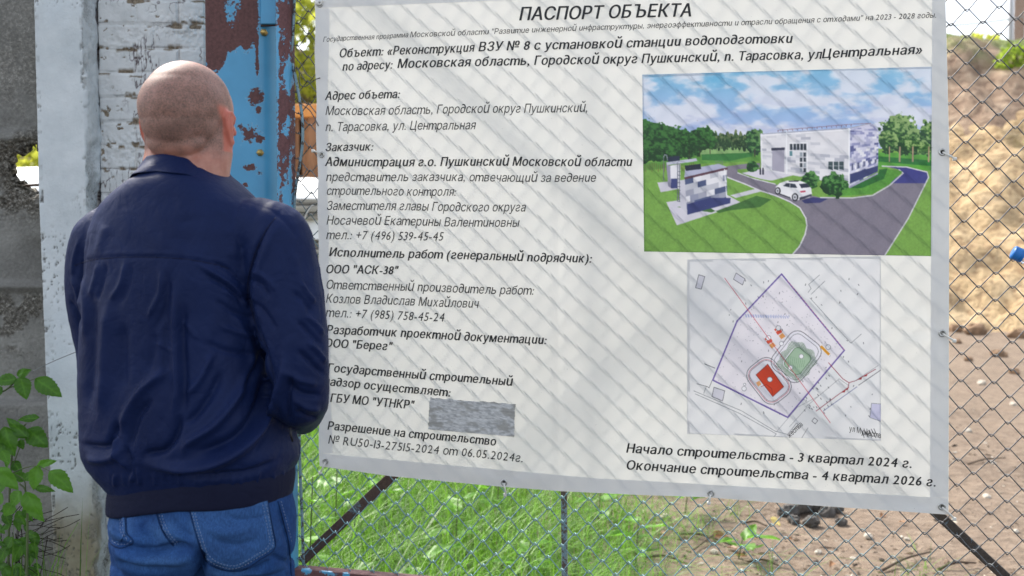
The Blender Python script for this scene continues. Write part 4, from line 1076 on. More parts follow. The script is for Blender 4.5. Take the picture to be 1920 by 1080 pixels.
# silver tape patch
PT = [(806, 745), (966, 757), (964.5, 819), (803, 805)]
U, Vv = np.meshgrid(np.linspace(0, 1, 110), np.linspace(0, 1, 46), indexing='ij')
Q = quad(PT, U, Vv)
eg = np.minimum(np.minimum(U, 1 - U) * 160, np.minimum(Vv, 1 - Vv) * 60)
Q[..., 1] += (Vv < 0.02) * 7 * (fbm(U * 16, U * 0, 191, 3) - 0.35); Q[..., 0] += ((U > .985) | (U < .015)) * 3 * (fbm(Vv * 12, U * 0, 193, 2) - .5)
crum = fbm(U * 9, Vv * 26, 195, 5)
tt = NT("tape"); n_ = tt.noise(70, 5, .7); pc = tt.attr("crease"); dk = tt.attr("stain")
cc = tt.ramp(pc, [(0.3, (0.40, 0.405, 0.40)), (0.5, (0.56, 0.56, 0.55)), (0.7, (0.66, 0.66, 0.645))])
cc = tt.mix(dk, cc, (0.34, 0.33, 0.30))
tp = tt.pbr(cc, 0.42, tt.bump(n_, 0.5, 0.002), 0.0)
mk("tape_patch", bpt(Q[..., 0], Q[..., 1], 0.0016 + 0.0016 * (crum - 0.3)).reshape(-1, 3), gridfaces(110, 46), tp, parent=banner, attrs={"crease": fbm(U * 30, Vv * 34, 197, 4).ravel(), "stain": (sstep(0.55, 0.7, fbm(U * 8, Vv * 7, 199, 4) + 0.12 * sstep(.7, 1, U))).ravel() * 0.8})
# ================================================================== THE MAN
YM = 1.90
ZP = lambda py: atY(345., float(py), YM)[2]
XP = lambda px: (px - 960) / FPX * YM
TH = math.radians(17)
f2 = np.array([math.sin(TH), math.cos(TH), 0]); r2 = np.array([math.cos(TH), -math.sin(TH), 0])
def ringpts(py, xl, xr, b, n=56, ex=2.35, fwd=0.0, yaw=TH):
    hw = (XP(xr) - XP(xl)) / 2; s_, c_ = math.sin(yaw), math.cos(yaw)
    a = math.sqrt(max(hw * hw - b * b * s_ * s_, 1e-5)) / c_
    q = np.linspace(0, 2 * np.pi, n, endpoint=False)
    cx, sx = np.cos(q), np.sin(q)
    u = a * np.sign(cx) * np.abs(cx) ** (2 / ex); v = b * np.sign(sx) * np.abs(sx) ** (2 / ex)
    f = np.array([s_, c_, 0]); r = np.array([c_, -s_, 0])
    w = float(sstep(560, 790, py))
    P = np.array([XP((xl + xr) / 2), YM, atY(345., float(py), YM - b * w)[2]]) + u[:, None] * r + (v + fwd)[:, None] * f
    t_ = (P[:, 0] - XP(xl)) / (XP(xr) - XP(xl))
    P[:, 2] += float(sstep(740, 870, py)) * np.interp(t_, [0, .12, .3, .5, .8, 1], [-.036, -.028, -.012, 0, .003, .004])
    return P
def loft(mb, rings):
    n = len(rings[0]); V = np.concatenate(rings)
    F = [tuple(x) for x in gridfaces(len(rings), n, True)]
    F += [tuple(range(n))[::-1], tuple(range((len(rings) - 1) * n, len(rings) * n))]
    mb.add(V, F)
def ridges(V, N, strokes, front=0.25):
    px, py = proj(V)
    d = np.zeros(len(V)); face = sstep(0.35, -0.15, N[:, 1])
    for pts, w, amp in strokes:
        P = spline(np.array(pts, float), 5) if len(pts) > 2 else np.array(pts, float)
        best = np.full(len(V), 1e9); tt_ = np.zeros(len(V))
        m = (px > P[:, 0].min() - 4 * w) & (px < P[:, 0].max() + 4 * w) & (py > P[:, 1].min() - 4 * w) & (py < P[:, 1].max() + 4 * w)
        ix = np.where(m)[0]
        if not len(ix): continue
        qx, qy = px[ix], py[ix]; bs = np.full(len(ix), 1e9); ts = np.zeros(len(ix))
        Ls = np.r_[0, np.cumsum(np.linalg.norm(np.diff(P, axis=0), axis=1))]
        for k in range(len(P) - 1):
            a, b = P[k], P[k + 1]; ab = b - a; L2 = ab @ ab + 1e-9
            t = np.clip(((qx - a[0]) * ab[0] + (qy - a[1]) * ab[1]) / L2, 0, 1)
            dd = np.hypot(qx - a[0] - t * ab[0], qy - a[1] - t * ab[1])
            s_ = dd < bs; bs[s_] = dd[s_]; ts[s_] = ((Ls[k] + t * (Ls[k + 1] - Ls[k])) / Ls[-1])[s_]
        tap = sstep(0, 0.22, ts) * sstep(1, 0.78, ts) * 0.9 + 0.1
        d[ix] += amp * np.exp(-(bs / w) ** 2) * tap
    return V + N * (d * face)[:, None]
man = empty("person", (XP(345), YM, 0))
tag(man, "man with shaved head in navy jacket and blue jeans, facing the banner", "person")
# ------------------------------------------------------------------ body: one surface
HC = np.array([XP(353), YM + 0.0, ZP(200)])
HY_ = math.radians(7)
hf = np.array([math.sin(HY_), math.cos(HY_), 0]); hr_ = np.array([math.cos(HY_), -math.sin(HY_), 0]); hu = np.array([0, 0, 1.0])
Hm = np.stack([hr_, hf, hu], 1)
H = lambda r, f, u: HC + Hm @ np.array([r, f, u])
mb = MB()
def hel(c, rad, M=None): mb.add(*ellip(H(*c), rad, Hm if M is None else Hm @ M, nu=28, nv=36))
hel((0, 0.004, 0.004), (0.0775, 0.097, 0.0800))
hel((0, -0.012, -0.004), (0.0800, 0.088, 0.076)); hel((0, -0.016, -0.030), (0.0740, 0.078, 0.062))
hel((0, 0.030, -0.002), (0.073, 0.080, 0.075))
hel((0, 0.044, -0.060), (0.0690, 0.054, 0.074)); hel((0, 0.074, -0.106), (0.040, 0.030, 0.030)); hel((0, 0.060, -0.085), (0.0600, 0.045, 0.048))
hel((0, 0.092, 0.020), (0.048, 0.014, 0.014))
for s in (-1, 1):
    hel((0.040 * s, 0.080, -0.036), (0.022, 0.020, 0.018)); hel((0.031 * s, 0.090, -0.006), (0.014, 0.011, 0.011))
    hel((0.0 * s, 0.109, -0.076), (0.024, 0.006, 0.0055)); hel((0.0 * s, 0.108, -0.086), (0.021, 0.006, 0.006))
mb.tube([H(0, 0.096, 0.0), H(0, 0.110, -0.025), H(0, 0.122, -0.044)], [0.008, 0.010, 0.013], 14)
for s in (-1, 1): hel((0.011 * s, 0.112, -0.047), (0.008, 0.010, 0.008))
# neck and nape
nb0 = np.array([XP(352), YM - 0.004, ZP(352)])
for w_, o_ in ((0, 0.0), (1, -0.03), (1, 0.03)):
    mb.tube([H(o_, -0.014 + abs(o_) * .6, -0.040), H(o_, -0.006 + abs(o_) * .5, -0.085), H(o_ * 1.0, -0.004, -0.115), nb0 + o_ * r2 + [0, 0, 0], nb0 + o_ * 1.5 * r2 + [0, 0, -0.05]], [0.050, 0.052, 0.052, 0.052, 0.054], 24)
hel((0, -0.046, -0.070), (0.056, 0.026, 0.030))
# ears: rolled helix, bowl and lobe
def ear(s):
    base = np.array([0.0765 * s, 0.012, -0.042]); out = np.array([s * 0.72, -0.60, 0.0]); fw = np.array([s * .30, 0.95, 0]); up = np.array([0, -0.10, 1.0])
    E = lambda a, u, o: H(*(base + (fw * a + up * u + out * o * 0.82) * 0.84))
    pts = [(0.010, 0.006, 0.004), (0.014, 0.022, 0.012), (0.004, 0.034, 0.017), (-0.010, 0.032, 0.021), (-0.018, 0.018, 0.0235), (-0.0175, 0.0, 0.0225), (-0.012, -0.016, 0.018), (-0.004, -0.028, 0.011), (0.006, -0.030, 0.006)]
    P = spline(np.array([E(*q) for q in pts]), 6)
    mb.tube(P, np.interp(np.linspace(0, 1, len(P)), [0, .15, .6, .85, 1], [0.0036, 0.0042, 0.0040, 0.0050, 0.0042]), 12)
    bowl = [E(a, u, o) for a, u, o in ((0.006, 0.024, 0.006), (-0.004, 0.020, 0.012), (-0.008, 0.008, 0.014), (-0.007, -0.006, 0.012), (0.0, -0.018, 0.007))]
    chain(mb, bowl, [0.0075, 0.0088, 0.0090, 0.0088, 0.007], 14)
    mb.add(*ellip(E(0.002, -0.028, 0.006), (0.0075, 0.0075, 0.009), nu=10, nv=14)); mb.add(*ellip(E(0.017, -0.006, 0.005), (0.005, 0.005, 0.007), nu=10, nv=14))
ear(1); ear(-1)
# trunk, arms, legs inside the clothes
loft(mb, [ringpts(y, a, b, d) for y, a, b, d in ((362, 285, 420, .050), (395, 230, 470, .070), (430, 205, 495, .095), (520, 195, 500, .105), (700, 200, 490, .105), (850, 205, 495, .10), (960, 225, 525, .09), (1030, 235, 520, .085))])
SHR = atY(520., 442., 1.835); ELR = atY(563., 742., 1.82); SHL = atY(192., 478., 1.955); ELL = atY(196., 690., 1.985)
WRR = np.array([XP(392), YM, ZP(812)]) + 0.215 * f2 + 0.075 * r2; WRL = np.array([XP(352), YM, ZP(800)]) + 0.215 * f2 - 0.085 * r2
chain(mb, [SHR, (SHR + ELR) / 2, ELR], [0.042, 0.036, 0.030]); chain(mb, [ELR, (ELR * .6 + WRR * .4), WRR], [0.030, 0.031, 0.027])
chain(mb, [SHL, (SHL + ELL) / 2, ELL], [0.036, 0.036, 0.034]); chain(mb, [ELL, (ELL * .6 + WRL * .4), WRL], [0.036, 0.034, 0.026])
# hands clasped before the belly, right over left
def hand(w, d, side, curl, lift):
    d = d / np.linalg.norm(d); nrm_ = f2 * 1.0; nrm_ = nrm_ - d * (nrm_ @ d); nrm_ /= np.linalg.norm(nrm_); b = np.cross(d, nrm_) * side
    pm = [w, w + d * 0.035, w + d * 0.085]
    for k in (-0.026, -0.009, 0.009, 0.026):
        chain(mb, [w + b * k * 0.6, w + d * 0.045 + b * k, w + d * 0.088 + b * k], [0.013, 0.0135, 0.0115], 10)
    for k, L_ in zip((-0.030, -0.010, 0.010, 0.029), (0.068, 0.082, 0.078, 0.060)):
        p0 = w + d * 0.088 + b * k; p1 = p0 + d * L_ * .45 - nrm_ * 0.012 * curl; p2 = p1 + d * L_ * .28 - nrm_ * 0.022 * curl; p3 = p2 + d * L_ * .12 - nrm_ * 0.020 * curl
        chain(mb, [p0, p1, p2, p3], [0.0095, 0.0085, 0.0080, 0.0068], 10)
    t0 = w + d * 0.030 - b * 0.030; chain(mb, [t0, t0 + d * 0.030 - b * 0.018, t0 + d * 0.056 - b * 0.020, t0 + d * 0.076 - b * 0.014 - nrm_ * .008], [0.014, 0.011, 0.0095, 0.0075], 10)
hand(WRR, -r2 * 1.0 - 0.12 * hu + 0.12 * f2, 1, 1.0, 0); hand(WRL, r2 * 1.0 - 0.22 * hu + 0.0 * f2, -1, 1.0, 0)
LEGS = [((292, 1060), (283, 1260), 0.097), ((456, 1060), (462, 1260), 0.10)]
feet = []
for (hx_, hy_), (kx, ky), rr_ in LEGS:
    hip = np.array([XP(hx_), YM, ZP(hy_)]); knee = np.array([XP(kx), YM + 0.01, 0.50]); ank = np.array([XP(kx + (4 if kx > 350 else -4)), YM - 0.02, 0.095])
    chain(mb, [hip, (hip + knee) / 2, knee, (knee * .6 + ank * .4), ank], [0.060, 0.056, 0.050, 0.048, 0.034]); feet.append(ank)
    fd = f2 + r2 * (0.2 if kx > 350 else -0.2); fd /= np.linalg.norm(fd)
    chain(mb, [ank + [0, 0, -.035], ank + fd * .09 + [0, 0, -.055], ank + fd * .16 + [0, 0, -.065]], [0.036, 0.032, 0.024])
me = remesh(mb, 0.0030, 5)
V, N = mesh_np(me)
loc = (V - HC) @ Hm                                        # head coordinates: right, forward, up
hx_, hfw, hz_ = loc[:, 0], loc[:, 1], loc[:, 2]
# hair line: sides and back, bald on the crown
nz = 0.010 * (fbm(hx_ * 60, hz_ * 60, 401, 3) - 0.5) * 2
back = sstep(0.046, 0.020, hfw + nz)
bald = np.hypot(hx_ / 0.060, np.clip(hfw + 0.030, 0, 1) / 0.06)
crown = sstep(0.094, 0.070, hz_ + 0.35 * (hfw + 0.02) + nz + 0.004)
low = sstep(-0.100, -0.066, hz_ + 0.10 * np.abs(hx_) + nz * 1.4)
hair = np.clip(np.maximum(crown, 0.25 * sstep(0.0, -0.05, hfw)) * back * low, 0, 1) 
band = np.exp(-((hz_ + 0.050 - 0.42 * hx_ + 0.010 * np.sin(hx_ * 55)) / 0.012) ** 2) * sstep(-0.035, 0.01, hx_) * sstep(0.068, 0.03, hx_) * 0.42 + 0.18 * (fbm(hx_ * 34, hz_ * 34, 403, 3) - 0.42)  # shading of the nape crease painted as a dark line, plus random mottling
earm = sstep(0.0745, 0.0785, np.abs(hx_)) * sstep(0.004, -0.008, hz_) * (hz_ > -0.085) * (hfw < 0.035)
hair *= (1 - earm)
def m_skin():
    t = NT("skin")
    h = t.attr("hair"); e = t.attr("ear"); b_ = t.attr("band")
    a = t.noise(38, 5, 0.6); s_ = t.noise(330, 4, 0.75); g = t.noise(700, 2, 0.6)
    skin = t.ramp(a, [(0.3, (0.40, 0.17, 0.12)), (0.55, (0.49, 0.235, 0.175)), (0.75, (0.55, 0.26, 0.21))])
    skin = t.mix(t.math('MULTIPLY', e, 0.75), skin, (0.56, 0.14, 0.095))
    stub = t.ramp(t.math('ADD', t.math('MULTIPLY', s_, 0.55), t.math('MULTIPLY', a, 0.45)), [(0.38, (0.115, 0.082, 0.068)), (0.58, (0.28, 0.175, 0.145))])
    k = t.math('MULTIPLY', h, t.ramp(s_, [(0.35, 0.98), (0.65, 0.50)]))
    col = t.mix(k, skin, stub)
    col = t.mix(b_, col, (0.085, 0.052, 0.042))
    ro = t.math('ADD', t.math('MULTIPLY', h, 0.14), 0.40)
    hh = t.math('ADD', t.math('MULTIPLY', s_, 0.5), t.math('MULTIPLY', g, 0.6))
    return t.pbr(col, ro, t.bump(hh, 0.22, 0.002), Subsurface_Weight=0.12, Subsurface_Radius=(0.012, 0.004, 0.002), Subsurface_Scale=0.5, Specular_IOR_Level=0.32)
M_SKIN = m_skin()
body = obj_from("body", me, M_SKIN, man)
setattrs(me, {"hair": hair, "ear": earm, "band": np.clip(band * hair, 0, 1)})
# brows and eyes of the face (turned away from the viewer)
M_EYE = simple("eye_white", (0.55, 0.54, 0.52), 0.2); M_BROW = simple("brow_hair", (0.05, 0.032, 0.022), 0.8)
for s in (-1, 1):
    mb = MB(); mb.add(*ellip(H(0.031 * s, 0.0945, -0.006), (0.0095, 0.0095, 0.0080), Hm, 14, 18)); mb.build("eye", M_EYE, man, True)
    mb = MB(); mb.tube([H(0.016 * s, 0.109, 0.012), H(0.032 * s, 0.107, 0.017), H(0.047 * s, 0.096, 0.012)], [.0035, .004, .002], 8); mb.build("eyebrow", M_BROW, man, True)

# ------------------------------------------------------------------ jacket
mb = MB()
TR = [(318, 290, 420, .074, .0), (330, 272, 430, .084, .0), (340, 250, 444, .092, .0), (352, 232, 458, .098, .0), (366, 212, 474, .102, 0), (382, 194, 490, .106, 0), (402, 180, 502, .112, 0), (432, 170, 510, .120, 0), (470, 162, 514, .126, 0), (520, 158, 514, .130, 0), (580, 154, 512, .132, 0), (650, 150, 512, .134, 0),
      (720, 148, 520, .138, 0), (790, 147, 536, .142, 0), (828, 148, 545, .144, 0), (852, 153, 553, .144, 0), (870, 161, 557, .141, 0), (886, 174, 556, .137, 0), (900, 190, 551, .131, 0), (910, 200, 546, .127, 0), (916, 204, 543, .124, 0)]
loft(mb, [ringpts(y, a, b, d, 72) for y, a, b, d, _ in TR])
# sleeves
def arm(pts, rads):
    P = spline(np.array(pts), 6); R = np.interp(np.linspace(0, 1, len(P)), np.linspace(0, 1, len(rads)), rads)
    mb.tube(P, R, 28); mb.add(*ellip(P[0], (R[0],) * 3)); mb.add(*ellip(P[-1], (R[-1],) * 3))
arm([atY(486., 432., 1.845), atY(516., 452., 1.84), atY(531., 520., 1.832), atY(545., 600., 1.825), atY(556., 670., 1.82), atY(560., 730., 1.825)], [0.060, 0.068, 0.066, 0.064, 0.059, 0.056])
arm([atY(560., 716., 1.822), atY(561., 742., 1.832), ELR * .72 + WRR * .28 + np.array([0, 0, .004]), ELR * .40 + WRR * .60, ELR * .12 + WRR * .88], [0.056, 0.056, 0.054, 0.048, 0.040])
arm([atY(224., 430., 1.945), atY(196., 452., 1.95), atY(185., 480., 1.956), atY(179., 530., 1.962), atY(184., 600., 1.975), atY(200., 680., 1.985)], [0.056, 0.060, 0.058, 0.056, 0.053, 0.052])
arm([atY(200., 670., 1.985), atY(204., 700., 1.99), ELL * .6 + WRL * .4, ELL * .12 + WRL * .88], [0.052, 0.052, 0.047, 0.040])
me = remesh(mb, 0.0034, 8)
V, N = mesh_np(me)
px, py = proj(V)
ST = [ # folds traced on the back: points, half width (px), height (m)
 ([(137, 499), (165, 489), (200, 484), (260, 482), (340, 485), (400, 495), (428, 503), (462, 520)], 1.7, -0.0016), ([(137, 491), (165, 481), (200, 476), (260, 474), (340, 477), (400, 487), (440, 497)], 4, 0.0012),
 ([(186, 490), (178, 525), (166, 560)], 6, 0.0045), ([(200, 492), (192, 530), (180, 570)], 5, -0.0035), ([(236, 490), (228, 530), (206, 566)], 6, 0.0045), ([(247, 492), (240, 535), (222, 575)], 6, -0.003),
 ([(303, 503), (302, 545), (291, 570), (276, 600)], 6, 0.005), ([(314, 505), (314, 560), (300, 600), (286, 625)], 7, -0.004), ([(289, 620), (286, 660), (276, 700)], 8, -0.004),
 ([(331, 530), (328, 600), (330, 680), (331, 740), (322, 790)], 8, 0.0085), ([(345, 560), (343, 640), (346, 720), (344, 790)], 9, -0.007), ([(313, 560), (311, 640), (312, 720)], 8, -0.004),
 ([(368, 494), (400, 512), (435, 535), (462, 566)], 5, 0.006), ([(380, 512), (412, 530), (440, 552), (462, 582)], 6, -0.0055), ([(400, 492), (430, 508), (462, 540)], 4, -0.004), ([(416, 540), (445, 562), (470, 575)], 5, 0.004), ([(400, 560), (440, 586), (478, 598)], 6, -0.004),
 ([(412, 610), (450, 625), (482, 632)], 6, 0.004), ([(380, 640), (430, 660), (490, 664)], 7, -0.004), ([(290, 642), (310, 652), (326, 660)], 4, 0.0035), ([(340, 600), (360, 622), (372, 640)], 5, 0.003),
 ([(538, 640), (528, 720), (505, 778), (468, 830), (420, 862), (360, 876), (290, 872), (262, 866)], 11, 0.016), ([(506, 690), (488, 760), (452, 812), (400, 840), (352, 852)], 12, -0.013), ([(526, 860), (470, 884), (400, 892), (330, 890)], 7, -0.008),
 ([(470, 690), (440, 750), (400, 800), (352, 832), (346, 862)], 10, 0.0125), ([(420, 690), (396, 740), (366, 780), (340, 800)], 10, -0.009), ([(400, 660), (372, 715), (345, 745)], 9, 0.008), ([(338, 770), (330, 815), (308, 845), (276, 852), (270, 868)], 8, -0.010),
 ([(320, 690), (292, 710), (262, 738), (240, 775), (228, 815)], 10, 0.0095), ([(290, 745), (262, 775), (246, 820), (240, 850)], 8, -0.007), ([(150, 832), (176, 838), (202, 836), (214, 812), (222, 785)], 7, -0.010), ([(158, 856), (190, 862), (220, 852), (236, 830)], 10, 0.009), ([(212, 815), (222, 850), (240, 880)], 5, 0.008), ([(228, 830), (246, 870), (248, 900)], 6, -0.0065), ([(247, 862), (249, 885), (247, 905)], 4, 0.006),
 ([(206, 560), (198, 640), (196, 720), (184, 790)], 14, 0.009), ([(172, 540), (172, 620), (168, 700), (162, 780)], 11, -0.008), ([(232, 600), (228, 680), (230, 740)], 13, -0.007), ([(156, 520), (160, 580), (156, 640)], 6, 0.005),
 ([(500, 640), (476, 700), (440, 740)], 8, -0.006), ([(515, 720), (500, 800), (468, 858)], 7, -0.006), ([(440, 590), (470, 650), (480, 700)], 9, 0.004),
 # armhole seam and sleeve
 ([(521, 402), (500, 430), (480, 470), (467, 515), (464, 548), (474, 590), (492, 645), (508, 700), (520, 760), (534, 802)], 3.6, -0.008), ([(534, 412), (512, 440), (494, 478), (480, 520), (478, 556), (488, 596), (506, 650), (522, 705)], 7, 0.0035),
 ([(466, 520), (490, 535), (506, 560)], 5, -0.005), ([(470, 505), (496, 520), (520, 548)], 5, 0.004), ([(470, 560), (500, 590), (520, 625)], 6, -0.004), ([(562, 528), (578, 552), (592, 570)], 5, 0.005), ([(548, 545), (570, 566), (590, 590)], 5, -0.0045), ([(570, 590), (592, 608), (608, 630)], 5, 0.005), ([(556, 600), (585, 628), (606, 650)], 5, -0.005),
 ([(576, 640), (598, 660), (614, 682)], 5, 0.005), ([(556, 655), (590, 685), (612, 706)], 6, -0.006), ([(530, 690), (560, 712), (600, 722)], 7, 0.006), ([(536, 716), (566, 738), (606, 742)], 7, -0.007), ([(545, 745), (575, 765), (604, 768)], 7, 0.006), ([(548, 700), (540, 750), (545, 800)], 6, -0.007), ([(556, 770), (580, 784), (598, 784)], 5, -0.005), ([(540, 460), (556, 500), (566, 560), (572, 620)], 9, 0.003),
 ([(150, 445), (140, 480), (134, 520)], 5, 0.003), ([(130, 560), (146, 590), (156, 620)], 5, -0.004), ([(132, 520), (144, 545), (150, 580)], 5, 0.004), ([(166, 440), (158, 480), (152, 540)], 3.5, -0.004),
 ([(505, 390), (540, 420), (560, 450)], 5, -0.0025), ([(430, 420), (440, 460), (436, 490)], 14, 0.003), ([(200, 420), (190, 450), (184, 480)], 10, 0.003), ([(350, 400), (352, 440), (340, 470)], 22, -0.003)]
for k, x in enumerate(list(np.cumsum([206] + [9 + 9 * abs(math.sin(j * 1.7)) for j in range(23)]))):
    ST.append(([(x + 6 * math.sin(k * 2.7), 882 + 6 * math.sin(k * 1.3)), (x, 898), (x + 2 * math.sin(k), 912)], 2.6 + 1.6 * abs(math.sin(k * 2.3)), 0.0034 * (0.15 + 0.85 * abs(math.sin(k * 1.9)) ** 2)))
V = ridges(V, N, [(p_, w_ * 0.80, a_ * 1.15) for p_, w_, a_ in ST])
# puckered centre seam and general slackness
pk = sstep(22, 9, np.abs(px - (264 + 0.012 * (py - 480)))) * sstep(484, 500, py) * sstep(872, 850, py) * (N[:, 1] < 0)
V = V + N * (pk * 0.0012 * np.sin(py / 1.15 + 1.6 * np.sin(px / 4.0) + 2 * fbm(px / 9, py / 22, 411, 2)))[:, None]
slack = 0.0070 * (fbm(px / 60 + V[:, 1] * 4, py / 85, 413, 3) - 0.5) * sstep(470, 560, py) + 0.0022 * (fbm(px / 17, py / 24, 415, 3) - 0.5)
V = V + N * (slack * sstep(355, 380, py))[:, None]
fl = 0.010 * (fbm(V[:, 0] * 18, V[:, 2] * 7, 417, 3) - 0.5) * (N[:, 1] > 0.1) * sstep(400, 450, py)
V = V + N * fl[:, None]
me.vertices.foreach_set("co", V.ravel())
def m_cloth(name, c1, c2, sheen=0.35, rough=0.62, sc=900, bs=0.35, extra=None):
    t = NT(name)
    a = t.noise(9, 5, 0.6); b = t.noise(sc, 2, 0.7); c = t.noise(70, 5, 0.65)
    col = t.ramp(a, [(0.3, c1), (0.7, c2)])
    rd1 = t.math('ABSOLUTE', t.math('SUBTRACT', t.noise(13, 3, 0.5, dist=1.2), 0.5)); rd2 = t.math('ABSOLUTE', t.math('SUBTRACT', t.noise(31, 3, 0.5, dist=0.8), 0.5))
    h = t.math('ADD', t.math('MULTIPLY', b, 0.22), t.math('MULTIPLY', c, 0.45))
    n1 = t.bump(t.math('ADD', t.math('MINIMUM', rd1, 0.10), t.math('MULTIPLY', t.math('MINIMUM', rd2, 0.10), 0.45)), 0.30, 0.016)
    return t.pbr(col, rough, t.bump(h, bs, 0.0035, n1), Sheen_Weight=sheen, Sheen_Roughness=0.4, Sheen_Tint=(0.45, 0.55, 0.9, 1), Specular_IOR_Level=0.13)
M_JKT = m_cloth("navy_cloth", (0.0054, 0.0125, 0.054), (0.0078, 0.0175, 0.071), 0.03, 0.55)
M_RIB = m_cloth("navy_rib", (0.0085, 0.0105, 0.030), (0.0115, 0.0145, 0.038), 0.03, 0.8)
jacket = obj_from("jacket", me, M_JKT, man)
# ribbed hem band
nb_ = 220; rings = []
for y, a, b, d in ((904, 202, 546, .124), (908, 201, 548, .1265), (914, 200, 549, .1275), (924, 198, 549, .1275), (936, 197, 548, .127), (948, 196, 546, .1265), (955, 196, 545, .1255), (958, 197.5, 543, .123), (952, 200, 540, .120)):
    R = ringpts(y, a, b, d, nb_)
    q = np.arange(nb_); R[:, :2] = R[:, :2] + (R[:, :2] - R[:, :2].mean(0)) * (0.0035 * np.sin(q * 2 * math.pi * 0.5)[:, None] * 0.5)
    rings.append(R)
V = np.concatenate(rings); F = gridfaces(len(rings), nb_, True)
mk("hem_band", V, F, M_RIB, parent=jacket)
# collar: a soft stand-and-fall band open to the front
bv = BVHTree.FromPolygons([Vector(v) for v in mesh_np(me)[0]], [tuple(p.vertices) for p in me.polygons])
ctop = [(250, 356), (262, 330), (273, 308), (285, 297), (315, 294), (348, 295), (380, 303), (408, 320), (428, 338), (446, 362)]
nC = 90; cols_ = []
na = np.linspace(-2.55, 2.55, nC)                          # angle about the neck, 0 = nape
cN = np.array([XP(350), YM + 0.008, 0])
def zt(p): return np.interp(p, [-2.6, -1.5, -1.1, -0.6, 0, 0.6, 1.1, 1.5, 2.6], [ZP(338), ZP(318), ZP(303), ZP(296.5), ZP(295), ZP(303), ZP(324), ZP(345), ZP(384)])
def zb(p): return np.interp(p, [-2.6, -1.5, -1.1, -0.6, 0, 0.6, 1.1, 1.5, 2.6], [ZP(382), ZP(360), ZP(347), ZP(331), ZP(328), ZP(334), ZP(352), ZP(372), ZP(424)])
rt = lambda p: np.interp(abs(p), [0, .8, 1.6, 2.6], [0.0715, 0.0735, 0.0755, 0.082]); rbm = lambda p: np.interp(abs(p), [0, .8, 1.6, 2.6], [0.094, 0.104, 0.108, 0.112])
rows = []
for w, kind in ((0.35, 'in'), (0.12, 'in'), (0.0, 'in'), (-0.05, 'top'), (0.0, 'out'), (0.12, 'out'), (0.3, 'out'), (0.55, 'out'), (0.8, 'out'), (0.95, 'out'), (1.0, 'lip'), (0.97, 'und'), (0.85, 'und')):
    row = []
    for p_ in na:
        d_ = -f2 * math.cos(p_) + r2 * math.sin(p_)
        r_ = rt(p_) + (rbm(p_) - rt(p_)) * max(w, 0) ** 1.1
        if kind == 'in': r_ = rt(p_) - 0.005 + 0.002 * w
        if kind == 'top': r_ -= 0.0022
        if kind == 'und': r_ -= 0.005
        z_ = zt(p_) + (zb(p_) - zt(p_)) * w
        row.append(cN + d_ * r_ * np.array([1, 1, 0]) + np.array([0, 0, z_]) + d_ * 0.0016 * math.sin(p_ * 7 + w * 5))
    rows.append(row)
V = np.array(rows).reshape(-1, 3)
col = mk("collar", V, gridfaces(len(rows), nC), M_JKT, parent=jacket)
k = col.modifiers.new("s", 'SUBSURF'); k.levels = 1; k.render_levels = 1
# seams
def on_surface(bvh, pts, off, ypos=0.5):
    out = []
    for x, y in pts:
        d = ray(x, y); d = d / np.linalg.norm(d)
        h = bvh.ray_cast(Vector(CAMP), Vector(d))
        if h[0] is None: out.append(None); continue
        n = h[1]
        if n.dot(Vector(d)) > 0: n = -n
        out.append(np.array(h[0] + n * off))
    return out
def seam(name, bvh, pts, mat, parent, rad=0.0011, off=0.0004, step=4, dash=None):
    P = resample(spline(np.array(pts, float), 6), step); q = [x for x in on_surface(bvh, P, off) if x is not None]
    mb = MB()
    if dash:
        for a in range(0, len(q) - 1, 2): mb.tube([q[a], (q[a] + q[a + 1]) / 2 + 0.0002, q[a + 1]], rad, 5)
    else: mb.tube(np.array(q), rad, 6)
    return mb.build(name, mat, parent, True)
M_SEAM = m_cloth("navy_seam", (0.0075, 0.010, 0.036), (0.010, 0.014, 0.046), 0.1, 0.6)
seam("yoke_seam", bv, [(140, 498), (165, 489), (200, 484), (260, 482), (340, 485), (400, 495), (428, 503)], M_SEAM, jacket, 0.0010, -0.0002)
seam("armhole_seam", bv, [(517, 408), (500, 430), (480, 470), (467, 515), (464, 548), (474, 590), (490, 640)], M_SEAM, jacket, 0.0011, -0.0002)
# zip pull hanging at the pocket
P = [atY(545., 802., 1.79), atY(545., 815., 1.79), atY(549., 828., 1.79)]
mk("zip_pull", *tube(np.array(P), 0.0020, 8), simple("zip_metal", (0.02, 0.02, 0.024), 0.35, 0.6), parent=jacket)

# ------------------------------------------------------------------ jeans
mb = MB()
loft(mb, [ringpts(y, a, b, d, 64, 2.3) for y, a, b, d in ((915, 206, 541, .112), (945, 202, 545, .118), (985, 199, 549, .126), (1015, 200, 551, .130), (1045, 202, 551, .124), (1066, 206, 548, .112), (1084, 216, 540, .09))])
for (hx0, hy0), (kx, ky), rr_ in LEGS:
    hip = np.array([XP(hx0), YM, ZP(1056)]); hp2 = np.array([XP(hx0), YM - 0.008, ZP(1000)])
    ank = feet[0 if kx < 350 else 1]; knee = np.array([XP(kx), YM + 0.012, 0.50])
    arm_p = [hip, np.array([XP((hx0 * 2 + kx) / 3), YM, ZP(1150)]), knee, knee * .5 + ank * .5, ank + np.array([0, 0, -0.03])]
    P = spline(np.array(arm_p), 8); R = np.interp(np.linspace(0, 1, len(P)), [0, .25, .5, .75, 1], [rr_ - .010, rr_ - 0.008, 0.079, 0.071, 0.066])
    mb.tube(P, R, 30)
    mb.add(*ellip(np.array([XP(hx0 + (12 if kx < 350 else -14)), YM - 0.052, ZP(1000)]), (0.078, 0.076, 0.075)))
me = remesh(mb, 0.0045, 5)
V, N = mesh_np(me)
